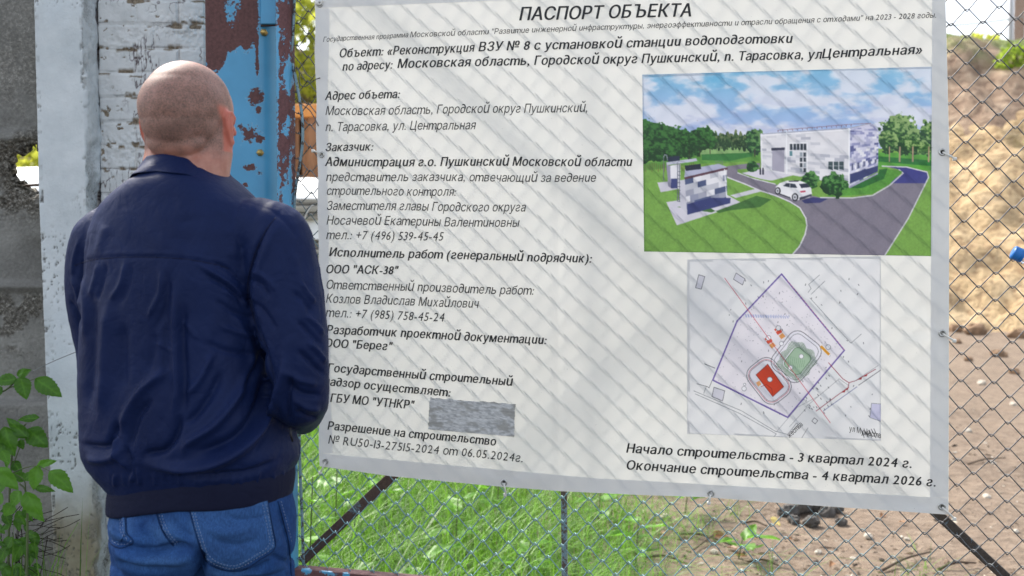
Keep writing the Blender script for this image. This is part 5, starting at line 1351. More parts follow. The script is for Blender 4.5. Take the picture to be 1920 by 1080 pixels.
SJ = [([(203, 1008), (240, 1026), (290, 1032), (335, 1024), (368, 1036)], 7, -0.010), ([(205, 1028), (250, 1048), (310, 1052), (366, 1048)], 8, 0.006), ([(210, 1052), (260, 1066), (330, 1068)], 6, -0.005), ([(205, 990), (225, 1006), (248, 1016)], 5, 0.005),
      ([(374, 1030), (376, 1050), (374, 1080), (372, 1120)], 9, -0.022), ([(388, 1056), (420, 1074), (470, 1074), (520, 1046)], 6, -0.007), ([(300, 985), (325, 1000), (345, 1008)], 6, 0.004), ([(262, 975), (280, 1000), (300, 1020)], 6, -0.004), ([(322, 968), (340, 995), (362, 1010)], 5, -0.004),
      ([(380, 985), (420, 998), (470, 992)], 8, 0.004), ([(400, 1012), (440, 1022), (490, 1010)], 7, -0.0035), ([(296, 962), (303, 990), (326, 1024)], 2.5, -0.004), ([(519, 945), (532, 985), (543, 1030), (546, 1090)], 3, -0.004), ([(505, 1040), (530, 1052), (548, 1056)], 5, -0.005), ([(420, 960), (450, 975), (500, 968)], 6, -0.003), ([(212, 960), (224, 975), (230, 990)], 5, -0.003)]
V = ridges(V, N, [(p_, w_, a_ * 1.5) for p_, w_, a_ in SJ])
px, py = proj(V); V = V + N * (0.004 * (fbm(px / 34, py / 20, 421, 4) - 0.5) + 0.006 * (fbm(V[:, 0] * 16, V[:, 2] * 22, 423, 3) - .5) * (V[:, 2] < .8))[:, None]
me.vertices.foreach_set("co", V.ravel())
def m_denim(name, dk=1.0, fade=True):
    t = NT(name)
    a = t.noise(16, 6, 0.62); b = t.n("TexNoise", Vector=t.n("Mapping", Vector=t.pos(), Scale=(1.0, 1.0, 0.16)), Scale=700.0, Detail=3.0).outputs[0]; c = t.noise(90, 4, 0.6)
    w = t.attr("fade")
    base = t.ramp(t.math('ADD', t.math('MULTIPLY', a, .6), t.math('MULTIPLY', c, .4)), [(0.32, (0.010 * dk, 0.038 * dk, 0.145 * dk)), (0.66, (0.030 * dk, 0.098 * dk, 0.285 * dk))])
    base = t.mix(t.math('MULTIPLY', w, 0.7), base, (0.105, 0.24, 0.49))
    col = t.mix(t.ramp(b, [(0.38, 0.45), (0.62, 0.0)]), base, (0.008, 0.022, 0.075))
    return t.pbr(col, 0.85, t.bump(b, 0.4, 0.0012), Specular_IOR_Level=0.15)
M_DEN = m_denim("denim")
jeans = obj_from("jeans", me, M_DEN, man)
fd = blobsum(px, py, [(440, 1000, 60, 34, .75), (310, 1000, 34, 30, .5), (225, 985, 28, 26, .55), (300, 1056, 60, 16, .5), (420, 1075, 50, 12, .5), (370, 985, 16, 30, .6)]) * (0.5 + fbm(px / 14, py / 9, 425, 3))
setattrs(me, {"fade": np.clip(fd, 0, 1)})
bj = BVHTree.FromPolygons([Vector(v) for v in mesh_np(me)[0]], [tuple(p.vertices) for p in me.polygons])
def patch(name, Q, off, mat, parent, nu=40, nv=34, fade=0.3):
    U, Vv = np.meshgrid(np.linspace(0, 1, nu), np.linspace(0, 1, nv), indexing='ij')
    P = quad(Q, U, Vv).reshape(-1, 2) if len(Q) == 4 else None
    if P is None:                                          # five corners: top edge and a pointed bottom edge
        TL, TRr, BR, BM, BL = map(np.array, Q)
        um = 0.5
        bot = np.where((U < um)[..., None], BL + (BM - BL) * (U / um)[..., None], BM + (BR - BM) * ((U - um) / (1 - um))[..., None])
        topp = TL + (TRr - TL) * U[..., None]
        P = (topp * (1 - Vv[..., None]) + bot * Vv[..., None]).reshape(-1, 2)
    q = on_surface(bj, P, off)
    ok = np.array([x is not None for x in q])
    V = np.array([x if x is not None else np.zeros(3) for x in q])
    e = np.minimum(np.minimum(U, 1 - U), np.minimum(Vv, 1 - Vv)).ravel()
    F = gridfaces(nu, nv); F = F[ok[F].all(1)]
    o = mk(name, V, F, mat, parent=parent, attrs={"fade": np.clip(fade + 0.5 * sstep(0.10, 0.02, e) * fbm(P[:, 0] / 5, P[:, 1] / 5, 427, 2) , 0, 1)})
    s = o.modifiers.new("s", 'SOLIDIFY'); s.thickness = 0.0014; s.offset = -1
    return o
M_THR = simple("denim_thread", (0.20, 0.27, 0.42), 0.8)
M_GRV = m_denim("denim_dark", 0.45)
def stitch(parent, pts, off=0.0026): return seam("stitching", bj, pts, M_THR, parent, 0.00055, off, 3.0, True)
def groove(parent, pts, off=0.0004): o = seam("seam_fold", bj, pts, M_GRV, parent, 0.0013, off, 3.0); setattrs(o.data, {"fade": np.zeros(len(o.data.vertices))}); return o
pk1 = patch("back_pocket", [(357, 955), (500, 938), (514, 1026), (440, 1068), (388, 1050)], 0.0022, M_DEN, jeans)
stitch(pk1, [(361, 962), (374, 1008), (391, 1047), (424, 1063), (450, 1062), (481, 1045), (509, 1024), (506, 990), (497, 945)]); stitch(pk1, [(366, 962), (379, 1006), (395, 1043), (425, 1058), (448, 1057), (478, 1040), (503, 1021), (500, 990), (491, 946)])
groove(pk1, [(356, 960), (370, 1010), (387, 1052), (420, 1069), (455, 1069), (485, 1051), (515, 1028), (511, 990), (501, 940)])
pk2 = patch("back_pocket", [(209, 950), (234, 958), (236, 1000), (224, 1018), (211, 1008)], 0.0022, M_DEN, jeans, 24, 26)
stitch(pk2, [(231, 962), (232, 985), (233, 1003), (238, 1012)]); stitch(pk2, [(226, 962), (227, 985), (228, 1001), (233, 1010)]); stitch(pk2, [(247, 1013), (228, 1023), (216, 1018), (211, 1010)]); groove(pk2, [(236, 962), (237, 985), (239, 1002), (250, 1016), (228, 1028), (210, 1021), (203, 1010)])
yk = groove(jeans, [(293, 960), (300, 985), (312, 1008), (326, 1024)]); stitch(jeans, [(298, 960), (305, 985), (317, 1006), (330, 1021)], 0.0010); stitch(jeans, [(303, 960), (309, 983), (320, 1003), (333, 1017)], 0.0010)
groove(jeans, [(521, 940), (532, 980), (542, 1022), (546, 1080)]); stitch(jeans, [(526, 940), (537, 980), (546, 1015)], 0.0010)
# shoes
M_SHOE = simple("shoe_leather", (0.02, 0.018, 0.017), 0.45); M_SOLE = simple("shoe_sole", (0.25, 0.24, 0.22), 0.7)
for k, ank in enumerate(feet):
    fd_ = f2 + r2 * (0.2 if k else -0.2); fd_ /= np.linalg.norm(fd_); sd_ = np.array([fd_[1], -fd_[0], 0])
    mb = MB(); b0 = ank * [1, 1, 0]
    Ms = np.stack([sd_, fd_, [0, 0, 1.0]], 1)
    mb.add(*ellip(b0 + fd_ * 0.0 + [0, 0, .055], (0.043, 0.062, 0.045), Ms)); mb.add(*ellip(b0 + fd_ * .10 + [0, 0, .048], (0.048, 0.10, 0.036), Ms)); mb.add(*ellip(b0 + fd_ * .02 + [0, 0, .09], (0.045, 0.055, 0.04), Ms))
    me = remesh(mb, 0.005, 4); sh_ = obj_from("shoe", me, M_SHOE, man)
    mb = MB(); q = np.linspace(0, 2 * np.pi, 32, endpoint=False)
    o = np.stack([np.cos(q) * (0.046 + 0.004 * np.sin(q)), 0.065 + np.sin(q) * 0.135], -1)
    lo = b0 + o[:, :1] * sd_ + o[:, 1:] * fd_ + [0, 0, 0.002]; hi = lo + [0, 0, .024]
    mb.add(np.concatenate([lo, hi]), [tuple(range(32))[::-1], tuple(range(32, 64))] + [(i, (i + 1) % 32, 32 + (i + 1) % 32, 32 + i) for i in range(32)])
    mb.build("sole", M_SOLE, sh_)
# ================================================================== YARD BEHIND THE GATE
def m_added_asphalt():
    t = NT("added_asphalt"); a = t.noise(2.5, 6, .6); b = t.noise(120, 4, .7)
    col = t.ramp(t.math('ADD', t.math('MULTIPLY', a, .5), t.math('MULTIPLY', b, .5)), [(.35, (.030, .030, .032)), (.65, (.075, .074, .072))])
    return t.pbr(col, .9, t.bump(b, .5, .006))
gx2 = np.linspace(-40, 40, 60); gy2 = np.linspace(-40, 2.45, 50); X, Y = np.meshgrid(gx2, gy2, indexing='ij')
tag(mk("added_dark_ground", np.stack([X, Y, np.full_like(X, 0.006)], -1).reshape(-1, 3), gridfaces(60, 50), m_added_asphalt()), kind="structure")  # unseen dark asphalt, added on the camera side to cut ground bounce
# rusty container
cont = empty("steel_container", (-2.2, 12, 0)); tag(cont, "rust brown corrugated steel container behind the white tarpaulin", "container")
M_RB = simple("container_rust", (0.25, 0.115, 0.05), 0.7, 0, 0.3, 5); M_RO = simple("container_lit_rust", (0.60, 0.24, 0.055), 0.6, 0, 0.2, 6)  # brighter orange: light on the top rail put into the rust colour
mb = MB(); xs = np.linspace(-3.6, -0.7, 100); dz = 0.03 * np.clip(1.6 * np.sin(xs * 24), -1, 1)
ztop = 2.86
V = np.concatenate([np.stack([xs, 11.03 + dz, np.full(100, .15)], -1), np.stack([xs, 11.03 + dz, np.full(100, ztop)], -1)])
mb.add(V, [(i, i + 1, 101 + i, 100 + i) for i in range(99)]); mb.box((-3.6, 11.06, .15), (-.7, 13.4, ztop - .02)); mb.build("wall_panel", M_RB, cont)
mb = MB(); mb.box((-3.66, 10.96, ztop), (-.64, 11.14, ztop + .14), bev=.01); mb.box((-3.66, 11.14, ztop - .02), (-.64, 13.46, ztop + .03)); mb.build("roof", M_RO, cont)
for y_ in (10.97, 13.3):
    mb = MB(); mb.box((-3.66, y_, 0), (-.64, y_ + .13, .15), bev=.01); mb.build("base_rail", M_RB, cont)
# white tarpaulin over stacked stuff
U, W = np.meshgrid(np.linspace(-6.2, -1.15, 140), np.linspace(0, 1, 70), indexing='ij')
prof_y = np.interp(W, [0, .12, .2, .45, .7, 1], [8.72, 8.82, 9.0, 9.5, 9.95, 10.2]); prof_z = np.interp(W, [0, .12, .2, .45, .7, 1], [1.50, 1.86, 2.02, 2.12, 2.06, 1.3])
zz = prof_z + 0.10 * (fbm(U * 1.6, W * 6, 431, 4) - .5) + 0.07 * sstep(-3.2, -4.4, U); yy = prof_y + 0.10 * (fbm(U * 5, W * 3, 433, 3) - .5)
tp_ = mk("tarpaulin", np.stack([U, yy, zz], -1).reshape(-1, 3), gridfaces(140, 70), simple("white_tarp", (0.80, 0.81, 0.80), .55, 0, .06, 4)); tag(tp_, "white tarpaulin over the top of the grey board stack", "tarpaulin")
# weathered boards
bs = empty("board_stack", (-3, 9, 0)); tag(bs, "stack of weathered grey boards seen through the fence gap", "boards")
tb = NT("weathered_wood"); na_ = tb.n("TexNoise", Vector=tb.n("Mapping", Vector=tb.pos(), Scale=(.25, 1, 4.)), Scale=9., Detail=6.).outputs[0]
M_WOOD = tb.pbr(tb.ramp(na_, [(.3, (.16, .145, .12)), (.5, (.33, .31, .27)), (.7, (.46, .44, .39))]), .9, tb.bump(na_, .6, .01))
z = 0.10; k = 0
while z < 1.82:
    h = rnd.uniform(.045, .06); mb = MB(); o = rnd.uniform(-.06, .06)
    mb.box((-6.0 + rnd.uniform(-.2, .2), 8.75 + o, z), (-1.0 + rnd.uniform(-.2, .2), 10.0, z + h), bev=.004); mb.build("board", M_WOOD, bs); z += h + .012
for x in (-5.6, -3.4, -1.4):
    mb = MB(); mb.box((x, 8.7, 0), (x + .1, 10, .098)); mb.build("bearer", M_WOOD, bs)
# leaves
def m_leaf(name, dk, lt, tr=0.42):
    t = NT(name); a = t.noise(22, 4); tone = t.attr("tone"); v = t.attr("vein")
    k = t.math('ADD', t.math('MULTIPLY', a, .35), t.math('MULTIPLY', tone, .65))
    col = t.mix(t.math('MULTIPLY', v, .35), t.ramp(k, [(.2, dk), (.8, lt)]), tuple(min(1, x * 1.7) for x in lt))
    p = t.n("BsdfPrincipled"); t.set(p.inputs["Base Color"], col); p.inputs["Roughness"].default_value = .45; p.inputs["Specular IOR Level"].default_value = .35
    q = t.n("BsdfTranslucent"); t.set(q.inputs[0], t.mix(.5, col, tuple(min(1, x * 2.2) for x in lt)))
    m = t.n("MixShader"); m.inputs[0].default_value = tr
    t.t.links.new(p.outputs[0], m.inputs[1]); t.t.links.new(q.outputs[0], m.inputs[2]); return t.surf(m)
def leaf_geo(base, tip, width, nrm, curl=0.12, fold=0.22, teeth=True, seed=0, nu=25, nv=11):
    base, tip, nrm = map(lambda q: np.asarray(q, float), (base, tip, nrm))
    d = tip - base; L_ = np.linalg.norm(d); d /= L_; nrm = nrm - d * (nrm @ d); nrm /= np.linalg.norm(nrm); s = np.cross(d, nrm)
    t = np.linspace(0, 1, nu); rr = random.Random(seed)
    w = np.interp(t, [0, .06, .22, .40, .6, .8, .93, 1], [.02, .40, .88, 1, .84, .50, .2, .0])
    if teeth:
        k = (t * 7.5 + seed * .3) % 1; w = w * (1 + .20 * np.where(t > .3, k - .6, 0)); w[-1] = 0
    u = np.linspace(-1, 1, nv)
    T, Uu = np.meshgrid(t, u, indexing='ij')
    side = Uu * w[:, None] * width / 2
    off = -curl * L_ * (T ** 2) + fold * np.abs(side) + 0.03 * L_ * np.sin(T * 9 + Uu * 3 + seed)
    c = base + d * (T * L_)[..., None] + s * side[..., None] + nrm * off[..., None]
    return c.reshape(-1, 3), gridfaces(nu, nv), np.clip(np.exp(-(np.abs(Uu) / .12) ** 2) + .6 * np.exp(-((((T * 6 - np.abs(Uu) * 1.1) % 1) - .5) / .13) ** 2), 0, 1).ravel()
def plant(name, label, cat, leaves, stems, M_L, M_S, group=None):
    base = stems[0][0][0]
    e = empty(name, (base[0], base[1], 0)); tag(e, label, cat, group)
    for k, (b, t, w, n, tone) in enumerate(leaves):
        V, F, vn = leaf_geo(b, t, w, n, seed=k * 3 + 1, curl=rnd.uniform(.03, .2), fold=rnd.uniform(.05, .35))
        mk("leaf", V, F, M_L, parent=e, attrs={"tone": np.full(len(V), tone), "vein": vn})
    for pts, r in stems:
        mk("stem", *tube(spline(np.array(pts), 6), np.linspace(r, r * .5, (len(pts) - 1) * 6 + 1), 7), M_S, parent=e)
    return e
M_LEAF = m_leaf("box_leaf", (0.020, 0.065, 0.012), (0.12, 0.29, 0.03)); M_STEM = simple("green_stem", (0.10, 0.13, 0.05), .7)
K = 1 / 2.4545
def LP(x, y, Y): return atY(x * K, 640 + y * K, Y)
def lf(bx, by, tx, ty, w, tone, Y=2.78, tilt=0.0):
    b = LP(bx, by, Y); t = LP(tx, ty, Y - 0.01 + tilt)
    n = np.array([rnd.uniform(-.35, .35), -1, rnd.uniform(.1, .8)])
    return (b, t, w * K / FPX * Y, n, tone)
A1 = [lf(78, 174, -34, 186, 64, .35), lf(78, 156, 143, 131, 44, .3), lf(94, 162, 122, 268, 76, .35), lf(163, 172, 284, 252, 88, .35), lf(10, 210, -50, 260, 60, .25)]
plant("sapling", "sapling with dark green leaves against the concrete panel, above the other seedlings", "sapling", A1, [([LP(-140, 1900, 2.84), LP(-120, 900, 2.84), LP(-60, 330, 2.82), LP(40, 215, 2.80), LP(90, 165, 2.79)], .004), ([LP(40, 215, 2.80), LP(110, 190, 2.79), LP(163, 172, 2.78)], .0018), ([LP(40, 215, 2.8), LP(60, 190, 2.8), LP(78, 174, 2.79)], .0018)], M_LEAF, M_STEM)
A2 = [lf(132, 445, 22, 356, 64, .28), lf(182, 352, 80, 362, 44, .3, 2.79), lf(128, 402, 216, 488, 96, .22, 2.80), lf(20, 392, 58, 532, 100, .42), lf(95, 450, 104, 498, 44, .15, 2.81), lf(20, 470, -40, 560, 80, .35), lf(60, 550, 98, 610, 50, .15, 2.82), lf(40, 520, 30, 585, 40, .55), lf(-10, 400, -60, 470, 80, .3)]
plant("sapling", "leafy seedling with broad mid green leaves beside the white post", "sapling", A2, [([LP(30, 1900, 2.84), LP(40, 900, 2.83), LP(50, 600, 2.82), LP(70, 440, 2.81), LP(120, 380, 2.80)], .004), ([LP(50, 600, 2.82), LP(100, 470, 2.81), LP(132, 445, 2.79)], .0016), ([LP(70, 440, 2.81), LP(30, 400, 2.8), LP(20, 392, 2.79)], .0016)], M_LEAF, M_STEM)
A3 = [lf(168, 572, 254, 549, 40, .85, 2.72), lf(176, 572, 152, 686, 70, .9, 2.71), lf(228, 595, 335, 690, 82, .7, 2.70), lf(160, 672, 249, 686, 38, .4, 2.76), lf(-4, 580, 82, 686, 76, .9, 2.7), lf(118, 692, 196, 832, 92, .85, 2.7), lf(98, 690, 40, 762, 74, .75, 2.72), lf(30, 650, -30, 700, 60, .5, 2.75), lf(62, 745, 14, 806, 64, .8, 2.72), lf(10, 500, 40, 565, 50, .75, 2.74), lf(120, 640, 60, 600, 50, .3, 2.78), lf(112, 760, 150, 830, 50, .35, 2.78), lf(80, 780, 110, 850, 56, .4, 2.78), lf(10, 700, -40, 760, 80, .7, 2.72), lf(150, 610, 100, 640, 46, .5, 2.76)]
plant("sapling", "bright green seedling with toothed leaves in front of the white post", "sapling", A3, [([LP(122, 1950, 2.76), LP(124, 1100, 2.75), LP(126, 800, 2.74), LP(118, 690, 2.73), LP(90, 655, 2.73)], .004), ([LP(50, 610, 2.72), LP(110, 584, 2.72), LP(170, 574, 2.715), LP(228, 596, 2.70)], .0018), ([LP(118, 690, 2.73), LP(110, 640, 2.72), LP(60, 605, 2.72)], .0018)], M_LEAF, M_STEM)
A4 = [lf(116, 900, 56, 1016, 66, .45), lf(138, 930, 168, 996, 52, .6), lf(30, 950, -20, 1030, 60, .35), lf(120, 880, 170, 900, 40, .3), lf(60, 900, 20, 960, 50, .4), lf(150, 960, 130, 1040, 50, .3), lf(60, 1030, 110, 1080, 60, .35), lf(20, 1040, 50, 1100, 50, .3)]
for k in range(26):
    x, y = rnd.uniform(-30, 165), rnd.uniform(740, 1080); a = rnd.uniform(.1, 2.9); l = rnd.uniform(40, 85); A4.append(lf(x, y, x + math.cos(a) * l, y + math.sin(a) * l * .9, l * rnd.uniform(.45, .65), rnd.uniform(.1, .6), rnd.uniform(2.76, 2.86)))
plant("sapling", "low dark seedling at the bottom left corner among dry twigs", "sapling", A4, [([LP(100, 1950, 2.8), LP(104, 1200, 2.8), LP(118, 1000, 2.79), LP(116, 890, 2.79)], .0035), ([LP(118, 1000, 2.79), LP(60, 940, 2.79), LP(30, 950, 2.79)], .0016)], M_LEAF, M_STEM)
tw = MB()
for k in range(26):
    x, y = rnd.uniform(-30, 190), rnd.uniform(840, 1100); a = rnd.uniform(-.9, .6); l = rnd.uniform(80, 230)
    P = [LP(x + math.cos(a) * l * t + rnd.uniform(-6, 6), y + math.sin(a) * l * t + rnd.uniform(-6, 6), 2.84 + .02 * math.sin(k + t * 3)) for t in (0, .33, .66, 1)]
    tw.tube(spline(np.array(P), 4), .0011, 5)
for k in range(12):
    x = rnd.uniform(-20, 190); P = [LP(x, 1950, 2.85), LP(x + rnd.uniform(-30, 30), 1250, 2.85), LP(x + rnd.uniform(-60, 60), rnd.uniform(840, 960), 2.85)]; tw.tube(spline(np.array(P), 5), .0013, 5)
o = tw.build("brushwood", simple("twig", (.030, .021, .015), .9), None, True); tag(o, "tangle of thin dark dry twigs under the seedlings", "brushwood", kind="stuff")
P = [LP(145, 140, 2.90), LP(250, 90, 2.84), LP(372, 40, 2.78)]
o = mk("wire", *tube(spline(np.array(P), 6), .0011, 6), simple("thin_wire", (.20, .21, .21), .5)); tag(o, "single thin grey wire stretched across the white post", "wire")
# grass
M_GRASS = m_leaf("grass_blade", (0.008, 0.036, 0.005), (0.19, 0.40, 0.035), .32)
g = np.random.default_rng(5)
def blades(n, X, Y, hmin, hmax, wid, lean=.5, tone=(0, 1)):
    h = g.uniform(hmin, hmax, n); az = g.uniform(0, 2 * np.pi, n); ln = np.abs(g.normal(0, lean, n)); w = g.uniform(.6, 1.3, n) * wid
    S = 6; t = np.linspace(0, 1, S)[None]
    dx, dy = np.cos(az)[:, None], np.sin(az)[:, None]
    out_ = h[:, None] * ln[:, None] * t ** 2.0; up = h[:, None] * (t - .32 * np.minimum(ln, 1.6)[:, None] * t ** 3)
    cx, cy = X[:, None] + dx * out_, Y[:, None] + dy * out_
    tw_ = az + np.pi / 2 + g.uniform(-.5, .5, n); ww = w[:, None] * np.array([.7, 1, 1, .8, .5, .04])[None] / 2
    ax, ay = np.cos(tw_)[:, None] * ww, np.sin(tw_)[:, None] * ww
    V = np.stack([np.stack([cx - ax, cy - ay, up], -1), np.stack([cx + ax, cy + ay, up], -1)], 2).reshape(-1, 3)
    b = (np.arange(n) * S * 2)[:, None] + (np.arange(S - 1) * 2)[None]
    F = np.stack([b, b + 1, b + 3, b + 2], -1).reshape(-1, 4)
    return V, F, np.repeat(g.uniform(*tone, n), S * 2)
n = 26000
X = g.uniform(-1.5, 1.9, n); Y = 3.05 + 5.5 * g.uniform(0, 1, n) ** 1.4
rx, ry = proj(np.stack([X, Y, np.zeros(n)], -1))
edge_ = 1210 + 190 * (fbm(X * 2.2, Y * 2.2, 441, 4) - .5) * 2 - 90 * sstep(1000, 880, ry)
dens = sstep(edge_ + 90, edge_ - 130, rx) + .8 * sstep(.56, .66, fbm(X * 3.4, Y * 3.4, 443, 3)) * sstep(1480, 1340, rx) + .5 * sstep(.66, .74, fbm(X * 4.4, Y * 4.4, 447, 3))
kp = g.uniform(0, 1, n) < dens; X, Y, rx, dens = X[kp], Y[kp], rx[kp], dens[kp]
hh = np.interp(rx, [400, 620, 900, 1100, 1300, 1600], [.50, .44, .38, .27, .15, .07])
V, F, T = blades(len(X), X, Y, .5, 1.25, .0088, .85)
V[:, 2] *= np.repeat(hh, 12); hs = np.repeat(hh, 12)
xr = np.repeat(X, 12); yr = np.repeat(Y, 12); V[:, 0] = xr + (V[:, 0] - xr) * (.25 + .75 * hs); V[:, 1] = yr + (V[:, 1] - yr) * (.25 + .75 * hs)
V[:, 2] -= 0.01
o = mk("grass", V, F, M_GRASS, attrs={"tone": T, "vein": np.zeros(len(V))}); tag(o, kind="stuff")
n = 90; X = g.uniform(-1.42, -1.15, n); Y = g.uniform(2.5, 2.8, n)
V, F, T = blades(n, X, Y, .4, .75, .007, .7); o = mk("grass_tuft", V, F, M_GRASS, attrs={"tone": T, "vein": np.zeros(len(V))}); tag(o, "tuft of long grass blades at the foot of the stained white post", "grass", kind="stuff")
# broad-leaved weeds in the grass
M_WEED = m_leaf("weed_leaf", (0.035, 0.11, 0.010), (0.14, 0.32, 0.03), .42)
WEEDS = [(575, 985, 3.5, .62, 13, "tall broad-leaved weed close beside the gate post"), (640, 1045, 3.35, .34, 9, "low weed with large pale leaves by the brace foot"), (625, 930, 4.3, .60, 12, "bushy weed rising behind the rusty diagonal brace"), (720, 960, 4.6, .5, 12, "pale green weed in the grass left of the middle bar"), (850, 1000, 4.2, .38, 9, "small leafy weed in the middle of the grass"), (1190, 1030, 4.4, .25, 8, "small weed at the edge of the bare dirt"), (770, 1040, 3.6, .30, 9, "low broad-leaved weed in front of the long grass near the bottom rail"), (930, 960, 4.9, .42, 11, "leafy weed in the grass just under the second bottom grommet"), (985, 1050, 3.9, .28, 9, "low weed left of the thin middle bar at the picture bottom"), (1120, 975, 5.0, .28, 9, "weed right of the thin middle bar under the hem"), (1285, 945, 5.4, .20, 8, "small weed on the dirt below the third bottom grommet"), (1385, 1045, 4.6, .10, 6, "tiny weed alone on the dirt among dead leaves")]
for px_, py_, Y_, h_, n_, lab in WEEDS:
    b = atY(px_, py_, Y_); b[2] = 0
    lv, st = [], [([b, b + [.01, 0, h_ * .5], b + [.02, .01, h_]], .004)]
    for k in range(n_):
        z_ = h_ * (.25 + .75 * (k + .5) / n_); a = k * 2.4; q = b + np.array([.02 * z_ / h_, 0, z_]); d = np.array([math.cos(a), math.sin(a), rnd.uniform(-.1, .5)]); L_ = rnd.uniform(.09, .17)
        lv.append((q + d * .02, q + d * L_, L_ * rnd.uniform(.35, .55), np.array([-.3 * d[0], -.3 * d[1], 1]), rnd.uniform(.3, 1)))
    plant("weed", lab, "weed", lv, st, M_WEED, M_STEM)
# dry grass stems
# shrubs on the bank
M_SHR = m_leaf("shrub_leaf", (0.06, 0.12, 0.012), (0.30, 0.40, 0.05), .5); M_SHR2 = m_leaf("shrub_leaf_pale", (0.12, 0.17, 0.015), (0.46, 0.50, 0.07), .5); M_BRK = simple("bark", (.09, .065, .045), .9)
def bank_z(x, y):
    i = np.clip(np.searchsorted(bx, x), 1, len(bx) - 1); j = np.clip(np.searchsorted(by, y), 1, len(by) - 1); return bz[i, j]
def shrub(x, y, rx_, rz_, n, lab, ls=.16, M=None, z0=None, trunk=True):
    z0 = bank_z(x, y) - .1 if z0 is None else z0
    z0 = float(z0); e = empty("shrub", (x, y, z0)); tag(e, lab, "shrub")
    u = g.normal(0, 1, (n, 3)); u /= np.linalg.norm(u, axis=1)[:, None]; r_ = g.uniform(.25, 1, n) ** .45
    lump = .72 + .55 * fbm(u[:, 0] * 2.3 + x, u[:, 2] * 2.3 + u[:, 1] * 1.3, 451, 3)
    c = np.array([x, y, z0 + rz_ * 1.0]) + u * (r_ * lump)[:, None] * np.array([rx_, rx_, rz_])
    a, b_ = g.normal(0, 1, (n, 3)), g.normal(0, 1, (n, 3)); a /= np.linalg.norm(a, axis=1)[:, None]; b_ = np.cross(a, b_); b_ /= np.linalg.norm(b_, axis=1)[:, None]
    s1 = (ls * g.uniform(.5, 1.2, n))[:, None]
    V = np.stack([c - a * s1, c + b_ * s1 * .5, c + a * s1, c - b_ * s1 * .5], 1).reshape(-1, 3)
    mk("crown", V, np.arange(n * 4).reshape(-1, 4), M or M_SHR, parent=e, attrs={"tone": np.repeat(g.uniform(0, 1, n), 4), "vein": np.zeros(n * 4)})
    mb = MB()
    for k in range(5):
        q = np.array([x, y, z0]); t_ = q + np.array([rnd.uniform(-.5, .5) * rx_, rnd.uniform(-.5, .5) * rx_, rz_ * rnd.uniform(1., 1.5)]); mb.tube([q, (q + t_) / 2 + [.05, 0, .05], t_], [.05, .035, .012], 6)
    mb.build("trunk", M_BRK, e, True)
shrub(-5.0, 27.0, 2.2, 1.9, 2600, "yellow-green bush on the bank above the container, at the fence gap", .17, M_SHR2)
shrub(-7.6, 29.5, 2.0, 2.4, 2200, "tall light green bush beyond the bush above the container", .17)
shrub(-7.6, 15.6, 1.0, 1.25, 1500, "yellow-green bush seen through the broken hole in the panel", .12, M_SHR2, 1.0)
shrub(14.0, 31.0, .9, .33, 700, "low green bush on the bank crest just right of the banner", .12, M_SHR2)
shrub(15.5, 31.5, .7, .28, 500, "small bush on the bank crest nearest the brick building", .12)
shrub(13.3, 27.0, .5, .4, 350, "small bush halfway down the earth bank by the banner edge", .10)
shrub(12.35, 23.6, .42, .34, 300, "small green bush growing at the rim of the sand heap", .10, M_SHR, 3.9)
# far brick building and pole
bd = empty("brick_building", (22, 46, 6)); tag(bd, "pale pink brick building far away at the top right corner", "building")
tbk = NT("pink_brick"); bt = tbk.n("TexBrick", Vector=tbk.n("Mapping", Vector=tbk.pos(), Rotation=(math.pi / 2, 0, 0)), Color1=(.36, .22, .17, 1), Color2=(.30, .18, .14, 1), Mortar=(.45, .42, .38, 1), Scale=4.0)
M_PB = tbk.pbr(bt.outputs[0], .9)
bX = (1893 - 960) / FPX * 44; bd["_loc"] = (bX, 44.0, 4.0); bd.rotation_euler = (0, 0, -math.radians(29))
mb = MB(); mb.box((bX, 44, 4), (bX + 14, 54, 17)); mb.build("wall", M_PB, bd)
for i in range(3):
    for z_ in (10.2, 13.4):
        mb = MB(); x0 = bX + .42 + i * 3; mb.box((x0, 43.9, z_), (x0 + 1.3, 43.998, z_ + 1.6)); w_ = mb.build("window", simple("frame_white", (.8, .8, .8), .5), bd)
        mb = MB(); mb.box((x0 + .12, 43.87, z_ + .12), (x0 + 1.18, 43.897, z_ + 1.48)); mb.build("pane", simple("pane", (.25, .32, .38), .1), w_)
mb = MB(); mb.box((bX - .4, 43.5, 17), (bX + 14.4, 54.5, 17.4)); mb.build("roof", simple("roof_grey", (.3, .3, .3), .8), bd)
up_ = empty("utility_pole", ((1886 - 960) / FPX * 38, 38, 6)); tag(up_, "thin grey utility pole with a cable left of the brick building", "pole")
pX = (1887 - 960) / FPX * 38
mk("pole", *tube([(pX, 38, 5.5), (pX, 38, 9), (pX, 38, 12.6)], [.11, .1, .08], 10), simple("pole_grey", (.42, .42, .44), .7), parent=up_)
P = np.array([(pX - 9 + 14 * t, 38, 10.1 - .8 * math.sin(math.pi * t) + 1.1 * t) for t in np.linspace(0, 1, 20)])
mk("cable", *tube(P, .03, 6), simple("cable_grey", (.28, .28, .3), .7), parent=up_)
